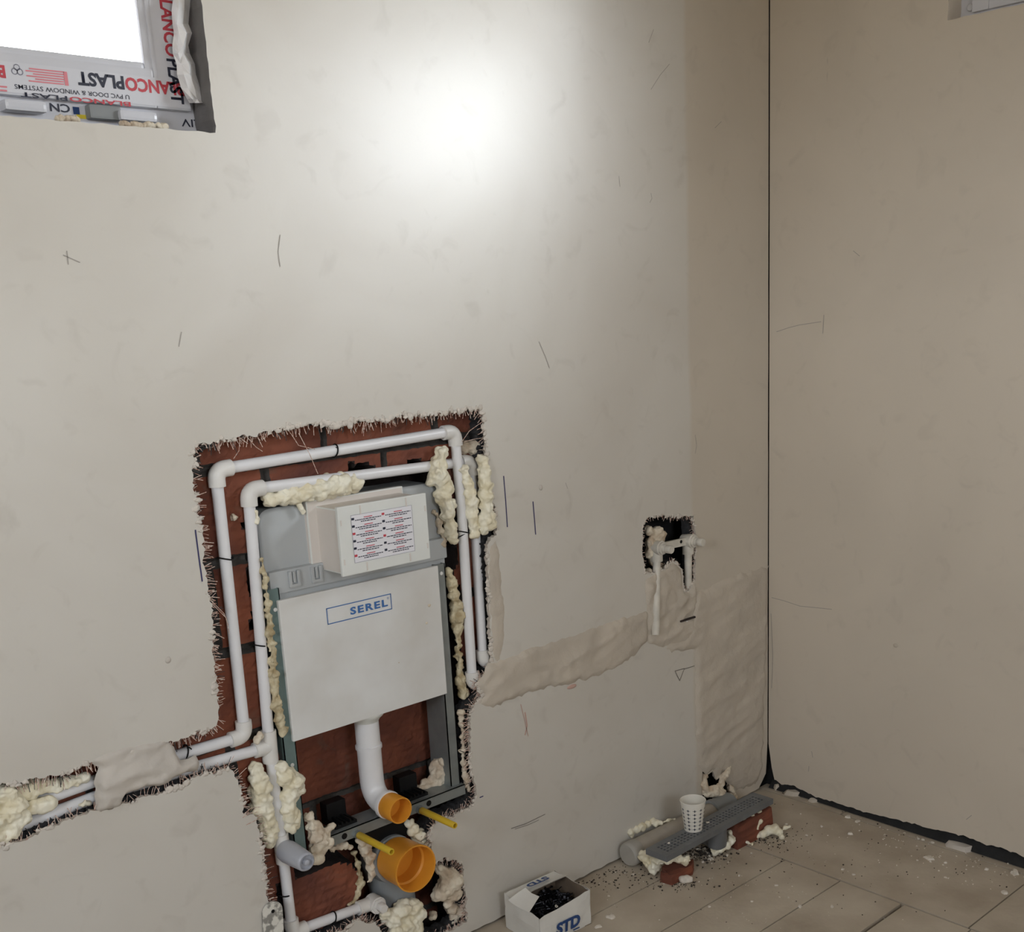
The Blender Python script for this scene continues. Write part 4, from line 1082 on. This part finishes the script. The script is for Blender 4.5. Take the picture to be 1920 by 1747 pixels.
foam('broad foam mass right of the drop pipe, folded like a flap', [(528,1440,13),(536,1456,18),(550,1466,18),(562,1480,11),(542,1492,16),(540,1512,15),(546,1530,16),(545,1548,13)], .020)
foam('dusty pinkish foam heap left of the cross bar', [(580,1530,10),(588,1546,13),(594,1563,17),(602,1576,18),(596,1590,17),(614,1558,9),(622,1550,7)], .022, M_FOAMP, rough=.006)
foam('short cut foam cylinder with a dark end right of the grey plug', [(580,1611,10),(590,1610,11),(598,1609,11)], .010, M_FOAMP, lump=0, rough=.002)
foam('small foam bead under the left end of the cross bar', [(624,1592,6),(634,1587,8),(646,1583,8),(656,1586,6)], .030, M_FOAMP)
foam('drooping foam strand under the left yellow rod', [(676,1576,9),(685,1592,13),(692,1608,12),(694,1624,9),(697,1638,8),(692,1650,6)], .022, M_FOAMP)
foam('dirty foam smear edging the big brick beside the socket', [(664,1600,6),(670,1618,7),(674,1636,7),(677,1655,8),(672,1675,7),(662,1690,6),(654,1697,5)], .044, M_FOAMD, rough=.006)
foam('foam lump right above the big orange socket', [(768,1545,9),(776,1556,13),(786,1567,15),(796,1578,12),(800,1590,8)], .024, M_FOAM)
foam('wide foam cake right of the big orange socket', [(824,1628,12),(838,1640,16),(850,1652,20),(836,1662,20),(824,1676,16),(850,1676,16),(840,1694,9)], .016, M_FOAMP, rough=.004)
foam('pale foam mass at the foot of the opening under the big socket', [(722,1712,12),(738,1722,18),(754,1704,18),(772,1700,17),(786,1712,14),(762,1735,18),(742,1745,16),(780,1740,16)], .004, M_FOAM)
foam('greyish foam mound in the bottom right corner of the opening', [(846,1702,14),(860,1706,15),(850,1722,11),(812,1716,10)], .036, M_FOAMP)
foam('big pale foam heap at the left end of the wall chase', [(-30,1500,20),(10,1494,20),(24,1512,20),(0,1530,20),(20,1548,18),(40,1530,14),(-20,1560,20),(8,1572,14)], .020, rough=.006)
foam('foam crust along the upper edge of the left chase', [(48,1484,13),(66,1476,14),(86,1474,12),(104,1471,11),(124,1467,10),(142,1462,10),(158,1458,9)], .026, rough=.005)
foam('rounded foam plug between the two pipes in the left chase', [(62,1512,12),(78,1510,13),(92,1506,12)], .022, lump=.1, rough=.002)
foam('tiny foam crumb on the lower pipe beside the filler flap', [(152,1508,5),(160,1503,6),(167,1506,4)], .020, M_FOAM)
foam('tiny pointed foam blot on the brick between the two left pipes', [(437,966,5),(440,970,6),(437,974,4)], .046, M_FOAMP)
foam('foam blob on the pipe just below the inner left elbow', [(480,960,5),(482,970,6),(480,980,5)], .026, M_FOAM)
foam('foam bulge beside the left outlet in the small wall hole', [(1216,994,9),(1232,1000,13),(1240,1006,11),(1222,1018,13),(1219,1038,11),(1226,1055,9),(1240,1060,6),(1216,1072,7)], .026, M_FOAMP, s=.00165, lump=.3)

# filler flap across the pipes in the left chase
def bulge(x, z):
    b = 0
    for pts in ((PO[2], PO[3]), (PI_[2], PI_[3])):
        t = (x - pts[0].x) / (pts[1].x - pts[0].x); zc_ = pts[0].z + (pts[1].z - pts[0].z)*t
        b += .010 * math.exp(-((z - zc_)/.018)**2)
    return b
fl_px = [(163,1428),(190,1410),(238,1394),(312,1383),(328,1400),(338,1424),(366,1416),(374,1430),(371,1443),(326,1457),(312,1470),(272,1476),(232,1491),(226,1512),(190,1521),(187,1530),(180,1524),(178,1468),(186,1438)]
patch(fl_px, 'filler_flap', M_FRESH, wall_back, .006, .010, .004, .006, 24, .006, .003, 21, bulge, True)

# plaster-smeared metal strip hanging at the lower left edge
pm = at(511, 1699, -.006); bm = bmesh.new()
pts2 = []
for k in range(13):
    t = PI * k / 12; pts2.append((math.cos(t)*.0235, math.sin(t)*.0235))
pts2 += [(-.0235, -.12), (.0235, -.12)]
fr = [bm.verts.new((p[0], -.003, p[1])) for p in pts2]; bk = [bm.verts.new((p[0], .003, p[1])) for p in pts2]
bm.faces.new(fr[::-1]); bm.faces.new(bk)
for k in range(len(pts2)): bm.faces.new((fr[k], fr[(k+1) % len(pts2)], bk[(k+1) % len(pts2)], bk[k]))
bmesh.ops.recalc_face_normals(bm, faces=bm.faces[:])
add_lathe(bm, [(0, .0042), (.0006, .0042), (.0006, 0)], (0, -.003, .002), (0, -1, 0), 14, 1)
for dx, dz, wx, wz in ((-.010, -.030, .006, .016), (.006, -.06, .008, .03), (-.004, .012, .010, .006)): add_box(bm, (dx-wx/2, -.0048, dz-wz/2), (dx+wx/2, -.002, dz+wz/2), 0, .0008)
o = mesh_obj('metal_strip', bm, [M_PLATE, M_BLACK]); o.location = pm + Vector((-.002, 0, -.012)); o.rotation_euler = (0, .06, 0)
tag(o, 'plaster smeared metal strip with a rounded end and a hole, beside the lowest pipe', 'metal strip')

# ------------------------------------------------------------------ floor objects
# drain pipe lying along the foot of the wall
dp = tag(empty('drain_pipe', (-.713, -.045, .037)), 'beige dusty drain pipe with a capped end lying along the foot of the wall', 'drain pipe')
a = Vector((0, 0, 0)); dlt = Vector((.40, -.004, .002)); ax = dlt.normalized()
bm = bmesh.new(); add_tube(bm, [ax*.01, dlt], .0335, 32); mesh_obj('pipe_run', bm, M_GREYW, dp, angle=40)
bm = bmesh.new(); add_lathe(bm, [(-.008, 0), (-.008, .030), (-.004, .0345), (.004, .036), (.028, .036), (.032, .0338)], a, ax, 36); mesh_obj('end_cap', bm, M_CAPG, dp, angle=40)['label'] = 'grey round end cap'
bm = bmesh.new(); add_lathe(bm, [(.36, .034), (.362, .041), (.378, .042), (.384, .0395), (.45, .039), (.45, 0)], a, ax, 36); mesh_obj('pipe_socket', bm, M_GREY, dp, angle=40)

# linear drain grate
GZ = .098
c0 = atz(1210,1590,GZ); c1 = atz(1250,1606,GZ); c2 = atz(1450,1497,GZ)
gx = (c2 - c1).normalized(); gl = (c2 - c1).length; gw = .076
gy = Vector((-gx.y, gx.x, 0))
gr = tag(empty('linear_drain', c1, math.atan2(gx.y, gx.x)), 'long grey linear shower drain with a perforated grate, propped on brick pieces', 'drain')
bm = bmesh.new(); th = .004
nxh, nyh = 31, 4; mx0, my0 = .022, .016
px_h = (gl - 2*mx0)/nxh; py_h = (gw - 2*my0)/nyh
xs_ = [0] + [mx0 + px_h*(k + t) for k in range(nxh) for t in (.22, .78)] + [gl]
ys_ = [0] + [my0 + py_h*(k + t) for k in range(nyh) for t in (.22, .78)] + [gw]
VT = [[bm.verts.new((x, y, 0)) for y in ys_] for x in xs_]; VB = [[bm.verts.new((x, y, -th)) for y in ys_] for x in xs_]
ishole = lambda i, j: 0 < i < len(xs_)-2 and 0 < j < len(ys_)-2 and i % 2 == 1 and j % 2 == 1
for i in range(len(xs_)-1):
    for j in range(len(ys_)-1):
        if ishole(i, j):
            q = ((i, j), (i+1, j), (i+1, j+1), (i, j+1))
            for k in range(4):
                (a0, b0), (a1, b1) = q[k], q[(k+1) % 4]; bm.faces.new((VT[a0][b0], VT[a1][b1], VB[a1][b1], VB[a0][b0]))
        else: bm.faces.new((VT[i][j], VT[i+1][j], VT[i+1][j+1], VT[i][j+1]))
mesh_obj('grate', bm, M_GRATE, gr)
bm = bmesh.new()
for a, b in (((0, 0, -.017), (gl, .004, -.0002)), ((0, gw-.004, -.017), (gl, gw, -.0002)), ((0, .004, -.017), (.004, gw-.004, -.0002)), ((gl-.004, .004, -.017), (gl, gw-.004, -.0002))): add_box(bm, a, b, 0, .001)
add_box(bm, (.004, .004, -.017), (gl-.004, gw-.004, -.014), 1)
mesh_obj('channel', bm, [M_GRATE, M_GRATED], gr)
bm = bmesh.new(); add_lathe(bm, [(-.016, .030), (-.072, .030), (-.078, .027), (-.078, 0)], (gl*.53, gw*.45, 0), (0, 0, 1), 30); add_tube(bm, [(gl*.53, gw*.45, -.06), (gl*.53, gw+.06, -.062)], .024, 24)
mesh_obj('outlet', bm, M_GRATE, gr, angle=40)
LG = lambda t, s, z=0.0: c1 + gx*t*gl + gy*s*gw + Vector((0, 0, z - GZ))

# paper cup with printed stars
cupc = atz(1300, 1554, GZ); cupc.z = GZ
cp = tag(empty('paper_cup', cupc + Vector((0, 0, .0005))), 'white paper cup with black star print standing on the grey drain grate', 'cup')
bm = bmesh.new(); hC, rb, rt = .088, .0255, .036
add_lathe(bm, [(.004, 0), (.004, rb-.001), (0, rb-.0006), (0, rb), (hC, rt), (hC+.0012, rt+.0015), (hC+.0028, rt+.0008), (hC+.0012, rt-.0012), (.006, rb-.0014), (.0055, 0)], (0, 0, 0), (0, 0, 1), 48)
nst = 11
for row in range(6):
    z = .010 + row*.0118; rr = rb + (rt-rb)*z/hC + .0004
    for k in range(nst):
        t0 = 2*PI*(k + .0)/nst; pts = []
        for q in range(8):
            R2 = (.0066, .0019)[q % 2]; an = q*PI/4
            dt = R2*math.cos(an)*1.15/rr; dz_ = R2*math.sin(an)*.78
            r2 = rr + (rt-rb)*dz_/hC; pts.append(bm.verts.new((r2*math.cos(t0+dt), r2*math.sin(t0+dt), z + dz_)))
        cen = bm.verts.new((rr*math.cos(t0), rr*math.sin(t0), z))
        for q in range(8): bm.faces.new((cen, pts[q], pts[(q+1) % 8])).material_index = 1
mesh_obj('cup_body', bm, [M_CUP, M_INK], cp, angle=35)

# broken bricks under the drain
def brick_piece(name, label, outline, z0, h, rz, loc, holes=True, seed=0):
    bm = bmesh.new(); n = len(outline); r = random.Random(seed)
    lo = [bm.verts.new((p[0], p[1], z0)) for p in outline]; hi = [bm.verts.new((p[0]*.96 + r.uniform(-.002, .002), p[1]*.96 + r.uniform(-.002, .002), z0 + h*(r.uniform(.85, 1)))) for p in outline]
    bm.faces.new(lo[::-1]); bm.faces.new(hi)
    for k in range(n): bm.faces.new((lo[k], lo[(k+1) % n], hi[(k+1) % n], hi[k]))
    bmesh.ops.triangulate(bm, faces=[f for f in bm.faces if len(f.verts) > 4])
    bmesh.ops.subdivide_edges(bm, edges=bm.edges[:], cuts=3, use_grid_fill=True)
    for v in bm.verts:
        if v.co.z > z0 + .002: v.co += Vector((noise.noise(v.co*90), noise.noise(v.co*90+Vector((3,0,0))), noise.noise(v.co*90+Vector((0,5,0))))) * .0045
    o = mesh_obj(name, bm, M_BRICK); o.location = loc; o.rotation_euler = (0, 0, rz)
    return tag(o, label, 'brick')
pb1 = atz(1274, 1636, .012)
brick_piece('brick_fragment', 'flat red brick fragment under the near end of the drain', [(-.055, -.025), (.03, -.035), (.062, -.018), (.05, .03), (-.02, .038), (-.058, .015)], 0, .030, .1, (pb1.x, pb1.y+.012, 0), seed=1)
pb2 = LG(.80, .42); 
brick_piece('brick_fragment', 'tall hollow red brick piece propping the far end of the drain', [(-.085, -.026), (.088, -.028), (.10, .02), (.05, .028), (-.08, .024)], 0, .080, 0, (pb2.x, pb2.y-.012, 0), seed=2)

def foam_w(label, pts, material=None, name='foam_lump', **kw):
    """foam given as world points with radius in metres"""
    FOAM_I[0] += 1
    me = foam_mesh([(Vector(p[:3]), p[3]) for p in pts], seed=FOAM_I[0], **kw); c = Vector(pts[len(pts)//2][:3])
    for v in me.vertices:
        if v.co.z < .0005: v.co.z = .0005
        v.co -= c
    me.materials.clear(); me.materials.append(material or M_FOAM); me.name = name
    for p in me.polygons: p.use_smooth = True
    o = link(bpy.data.objects.new(name, me)); o.location = c
    return tag(o, label, 'foam')
def fz(chain, z, s=.0019, **k):
    out = []
    for q in chain:
        zz = q[3] if len(q) > 3 else z; p = atz(q[0], q[1], zz); out.append((p.x, p.y, p.z, q[2]*s))
    return out
foam_w('branching cream foam strip on top of the drain pipe by the wall', fz([(1182,1561,7),(1192,1556,7),(1203,1551,8),(1214,1546,7),(1221,1538,8),(1230,1543,6),(1240,1543,4),(1252,1538,4),(1264,1535,3)], .072), M_FOAM, rough=.003)
foam('torn foam heap against the wall foot in the corner behind the cup', [(1322,1458,6,.0),(1320,1472,7,-.005),(1326,1484,9,-.01),(1338,1482,10,-.02),(1348,1492,11,-.025),(1354,1506,10,-.03),(1362,1494,8,-.02),(1350,1474,7,-.01),(1356,1458,7,-.008),(1362,1446,6,-.008),(1370,1438,4,-.006),(1370,1478,6,-.008),(1374,1492,7,-.012)], -.022, M_FOAMP, s=.0021, rough=.006)
foam_w('crumpled foam wad under the near end of the drain', fz([(1206,1602,9,.045),(1216,1612,10,.036),(1226,1626,10,.022),(1234,1612,10,.05),(1250,1608,9,.06),(1266,1606,9,.06),(1282,1612,9,.048)], .03), M_FOAM, rough=.006)
foam_w('pale foam strand trailing under the middle of the drain', fz([(1370,1562,8,.04),(1372,1574,8,.03),(1362,1584,8,.022),(1350,1590,8,.018),(1340,1596,6,.014),(1386,1572,4,.016),(1398,1577,4,.012),(1410,1582,3,.01)], .02), M_FOAM, rough=.005)
foam_w('foam smear hanging on the tall hollow brick under the drain', fz([(1396,1540,7,.062),(1410,1534,7,.062),(1424,1526,8,.064),(1434,1522,7,.064),(1424,1540,5,.05),(1420,1552,4,.035)], .05), M_FOAM, rough=.004)
foam_w('pale tadpole shaped foam piece on the tiles beyond the drain', fz([(1420,1568,4,.008),(1430,1564,7,.014),(1441,1556,9,.020),(1452,1554,9,.022),(1461,1560,7,.014),(1466,1569,5,.008),(1472,1552,4,.022),(1480,1550,3,.022)], .02), M_FOAM, rough=.002, lump=.2)
foam_w('small white foam pebble beside the flat brick fragment', fz([(1280,1648,6,.009),(1288,1648,7,.010),(1294,1648,5,.009)], .009), M_CHIP, rough=.002, lump=.2)

# cardboard box of black screws, lettered STD
BX0, BX1, BY0, BY1, BH = -1.178, -1.008, -.187, -.045, .098
ctr = Vector(((BX0+BX1)/2, (BY0+BY1)/2, 0)); bw = (BX1-BX0)/2; bd = (BY1-BY0)/2
bx_ = tag(empty('screw_box', ctr, math.radians(-3)), 'torn white cardboard box with blue lettering, filled with black screws', 'box')
bm = bmesh.new(); tk = .0014
def wallp(a, b, z1a, z1b, bulge_=.0):
    """crumpled board from a to b (xy), top edge heights"""
    n = 10; rows = []
    d = Vector((b[0]-a[0], b[1]-a[1], 0)).normalized(); nr = Vector((d.y, -d.x, 0))
    for i in range(n+1):
        t = i/n; x = a[0]+(b[0]-a[0])*t; y = a[1]+(b[1]-a[1])*t
        top = z1a + (z1b-z1a)*t + .004*noise.noise((x*50, y*50, 3)); col = []
        for q in range(6):
            s = q/5; w_ = bulge_*math.sin(PI*t)*math.sin(PI*s) + .002*noise.noise((x*25+s*3, y*25, s*4))
            col.append(Vector((x, y, .0008 + top*s)) + nr*w_)
        rows.append(col)
    o_ = [[bm.verts.new(p) for p in c_] for c_ in rows]; i_ = [[bm.verts.new(p - nr*tk) for p in c_] for c_ in rows]
    for i in range(n):
        for q in range(5):
            bm.faces.new((o_[i][q], o_[i+1][q], o_[i+1][q+1], o_[i][q+1])); f = bm.faces.new((i_[i][q], i_[i][q+1], i_[i+1][q+1], i_[i+1][q])); f.material_index = 1
        bm.faces.new((o_[i][5], o_[i+1][5], i_[i+1][5], i_[i][5]))
wallp((-bw, -bd), (bw, -bd), BH*.80, BH, .004); wallp((bw, -bd), (bw, bd), BH, BH*1.02, .003); wallp((bw, bd), (-bw, bd), BH, BH, .002); wallp((-bw, bd), (-bw, -bd), BH, BH*.82, .004)
add_box(bm, (-bw, -bd, .0004), (bw, bd, .002), 1)
mesh_obj('box_walls', bm, [M_CARD, M_CARDIN], bx_)
def flap(pts, name='flap', sag=.004):
    """quad board flap, pts: hinge a, hinge b, outer b, outer a (local)"""
    bm = bmesh.new(); n = 6; A, B, C_, D = [Vector(p) for p in pts]; g_ = []
    nrm = (B-A).cross(D-A).normalized()
    for i in range(n+1):
        for s in range(n+1):
            u = i/n; v_ = s/n; p = (A*(1-u)+B*u)*(1-v_) + (D*(1-u)+C_*u)*v_
            g_.append(p + nrm*(sag*math.sin(PI*v_) + .003*noise.noise((u*3, v_*3, A.x*10))*v_))
    for off, mi in ((0, 0), (-tk, 1)):
        vs_ = [bm.verts.new(p + nrm*off) for p in g_]
        for i in range(n):
            for s in range(n): bm.faces.new((vs_[i*(n+1)+s], vs_[(i+1)*(n+1)+s], vs_[(i+1)*(n+1)+s+1], vs_[i*(n+1)+s+1])).material_index = 0
    return mesh_obj(name, bm, M_CARD, bx_, angle=40)
inv = Matrix.Rotation(math.radians(3), 3, 'Z')
loc_ = lambda px_, py_, z: inv @ (atz(px_, py_, z) - ctr)
# back flap folded forward over the box, left flap turned outward
bf = flap([(-bw, bd, BH), (bw, bd, BH), (bw*.98, bd-.058, BH+.010), (-bw*1.02, bd-.050, BH+.004)])
lf = flap([loc_(1011,1681,.096), loc_(992,1711,.084), loc_(953,1687,.104), loc_(985,1664,.116)])
rf = flap([(bw, bd, BH), (bw, -bd, BH), (bw+.004, -bd+.01, BH-.06), (bw+.010, bd-.02, BH-.055)], sag=.002)
text_mesh('STD', M_BLUED, 'printed_text', bx_, (-.038, -bd-.0062, .016), (1, 0, .0), (.10, 0, 1), w=.080, h=.034, bold=.05)
text_mesh('STD', M_BLUED, 'printed_text', bx_, (.040, bd-.016, BH+.0090), (-1, 0, 0), (0, -1, .10), w=.07, h=.022, bold=.05)
bm = bmesh.new(); add_box(bm, (.018, -bd-.0064, .009), (.040, -bd-.0058, .012)); mesh_obj('printed_line', bm, M_BLUED, bx_)
# screws heaped in the box
bm = bmesh.new(); r = random.Random(3)
for k in range(240):
    p = Vector((r.uniform(-bw+.012, bw-.012), r.uniform(-bd+.012, bd-.012), .055 + r.uniform(-.012, .014)))
    d = Vector((r.gauss(0, 1), r.gauss(0, 1), r.gauss(0, .45))).normalized(); L2 = r.uniform(.022, .034)
    a = p - d*L2/2; b = p + d*L2/2
    lim = lambda q: Vector((max(-bw+.004, min(bw-.004, q.x)), max(-bd+.004, min(bd-.004, q.y)), q.z))
    a, b = lim(a), lim(b); d = (b-a).normalized()
    add_tube(bm, [a, a + d*.0015, a + d*.005, b - d*.004, b], [.0036, .0036, .0016, .0015, .0002], 6)
for v in bm.verts: v.co = v.co
sc_ = mesh_obj('screws', bm, M_SCREW); sc_.location = ctr; sc_.rotation_euler = (0, 0, math.radians(-3))
stuff(tag(sc_, 'heap of black drywall screws filling the open cardboard box', 'screws'))
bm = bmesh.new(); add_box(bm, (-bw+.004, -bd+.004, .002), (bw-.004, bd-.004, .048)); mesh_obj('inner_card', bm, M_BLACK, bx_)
bm = bmesh.new(); p = atz(1043, 1699, .083)
add_lathe(bm, [(0, .0022), (0, .0042), (.0012, .0042), (.0012, .0022), (0, .0022)], (0, 0, 0), (.2, -.5, .9), 16); o = mesh_obj('washer', bm, M_CHIP); o.location = p
tag(o, 'tiny white ring washer lying on the black screws in the box', 'washer')

# chips of plaster and rubble on the floor
def chip_mesh(r0, h, seed):
    bm = bmesh.new(); r = random.Random(seed); n = 9
    ph = [r.uniform(.6, 1.15) for _ in range(n)]
    lo = [bm.verts.new((r0*ph[k]*math.cos(2*PI*k/n), r0*ph[k]*.8*math.sin(2*PI*k/n), 0)) for k in range(n)]
    hi = [bm.verts.new((r0*ph[k]*.8*math.cos(2*PI*k/n), r0*ph[k]*.62*math.sin(2*PI*k/n), h*r.uniform(.6, 1))) for k in range(n)]
    top = bm.verts.new((0, 0, h))
    for k in range(n):
        bm.faces.new((lo[k], lo[(k+1) % n], hi[(k+1) % n], hi[k])); bm.faces.new((hi[k], hi[(k+1) % n], top))
    bm.faces.new(lo[::-1])
    return bm
def chip(px_, py_, wpx, h, label, group=None, seed=0, material=None, rz=None, stretch=1.0):
    p = atz(px_, py_, 0); bm = chip_mesh(wpx*.0009, h, seed)
    for v in bm.verts: v.co.x *= stretch
    o = mesh_obj('plaster_chip', bm, material or M_CHIP, angle=50); o.location = (p.x, p.y, .0004); o.rotation_euler = (0, 0, seed*1.3 if rz is None else rz)
    return tag(o, label, 'plaster chip', group)
chip(1145,1719,18,.004,'flat white chip on the tiles right of the screw box',seed=1)
chip(1122,1738,11,.004,'small white chip at the corner of the screw box',seed=2)
chip(1590,1532,15,.006,'oval white chip on the tiles in front of the right wall gap',seed=3)
chip(1594,1563,12,.006,'white chip on the tiles below the oval chip',seed=4)
chip(1608,1540,12,.003,'pale flat flake beside the oval white chip',seed=5)
chip(1657,1534,28,.022,'upright chunk of white plaster leaning at the dark wall gap',seed=6,material=M_FOAMP)
chip(1806,1590,46,.016,'long grey-white plaster slab leaning on the dark gap of the right wall',seed=7,rz=-1.2,stretch=1.5,material=M_FRESH)
chip(1742,1609,20,.006,'star shaped pale plaster smear on the tiles near the right wall',seed=8)
chip(1534,1500,34,.010,'broad plaster flake lying by the right wall just past the corner',seed=9,material=M_PATCH,rz=-.9,stretch=1.3)
chip(1500,1488,42,.016,'crumpled fallen plaster strip at the foot of the corner',seed=10,material=M_PATCH,rz=-.9,stretch=1.4)
chip(1462,1478,30,.018,'curled plaster scrap right in the corner of the room',seed=11,material=M_PATCH,rz=-.3)
chip(1567,1505,22,.006,'thin plaster flake along the dark gap, right of the broad flake',seed=12,material=M_PATCH,rz=-.8,stretch=1.5)
chip(1183,1621,13,.005,'white chip on the floor in front of the capped pipe end',seed=13)
chip(1884,1674,14,.005,'pale chip near the lower right edge of the floor',seed=14)
chip(1902,1638,16,.010,'knobbly plaster bit near the right edge beside the wall gap',seed=15)
GCH = 'small chips on the floor'
r = random.Random(12)
sm = [(1540,1550),(1512,1566),(1650,1551),(1773,1618),(1731,1574),(1748,1580),(1760,1569),(1700,1520),(1722,1573),(1890,1619),(1858,1605),(1838,1596),(1745,1616),(1475,1545),(1436,1545),(1409,1600),(1330,1700),(1141,1680),(1188,1639),(1386,1642),(1600,1640),(1580,1630),(1773,1645),(1850,1630),(1500,1700),(1455,1660),(1560,1700),(1410,1690),(1345,1590)]
proto_b = None
for k, (a, b) in enumerate(sm):
    chip(a, b, r.uniform(5, 9), r.uniform(.002, .005), 'small white crumb scattered on the dusty floor tiles', GCH, seed=30+k)
for k, (a, b) in enumerate(((1227,1560),(1256,1558),(1333,1530),(1430,1505),(1245,1572))):
    pass
o = tag(mesh_obj('plaster_chip', chip_mesh(.005, .004, 77), M_CHIP), 'white crumb on the drain grate near its near end', 'plaster chip'); o.location = LG(.13, .62, GZ + .0005)
o = tag(mesh_obj('plaster_chip', chip_mesh(.007, .003, 78), M_CHIP), 'white crumb on the drain grate just beyond the cup', 'plaster chip'); o.location = LG(.48, .62, GZ + .0005)
# dark rubble and dust
bm = bmesh.new(); r = random.Random(9)
def grit(cx_, cy_, sx_, sy_, n, smin, smax, mi=0):
    for _ in range(n):
        p = atz(cx_ + r.gauss(0, sx_), cy_ + r.gauss(0, sy_), 0)
        if p.x > -.008 or p.y > -.008: continue
        s = r.uniform(smin, smax)
        bmesh.ops.create_icosphere(bm, subdivisions=1, radius=s, matrix=Matrix.Translation((p.x, p.y, s*.5)) @ Matrix.Diagonal((r.uniform(.6, 1.4), r.uniform(.6, 1.4), r.uniform(.5, .9), 1)))
        mk_ = mi if r.random() < .85 else 1 - mi
        bm.faces.ensure_lookup_table()
        for f in bm.faces[-20:]: f.material_index = mk_
grit(1320, 1600, 26, 9, 330, .0012, .0042); grit(1170, 1640, 40, 12, 110, .001, .0032); grit(1275, 1655, 30, 8, 120, .001, .003); grit(1450, 1572, 22, 10, 110, .001, .003)
grit(1500, 1600, 160, 55, 190, .0008, .0026); grit(1090, 1655, 40, 8, 90, .001, .003); grit(1700, 1560, 90, 24, 150, .0008, .003, 1); grit(1350, 1670, 180, 45, 120, .0007, .0018, 1); grit(1830, 1620, 60, 25, 90, .001, .003, 1)
for v in bm.verts:
    v.co += Vector((noise.noise(v.co*400), noise.noise(v.co*400+Vector((7,0,0))), 0)) * .0008
stuff(tag(mesh_obj('rubble_dust', bm, [M_DUST, M_CHIP]), 'dark grit and white crumbs strewn over the tiles near the drain', 'rubble'))
# thin black membrane strip showing under the right wall
bm = bmesh.new(); n = 40
A = []; B = []
for i in range(n+1):
    y_ = -.01 - i*(1.0/n); w_ = .003 + .004*noise.noise((y_*8, 1, 0)) + (.008 if i < 3 else 0)
    A.append(bm.verts.new((.016, y_, .03 + .006*noise.noise((y_*11, 5, 0))))); B.append(bm.verts.new((-w_, y_, .0025)))
for i in range(n): bm.faces.new((A[i], A[i+1], B[i+1], B[i]))
o = mesh_obj('trim_1', bm, M_CORE); struct(o)
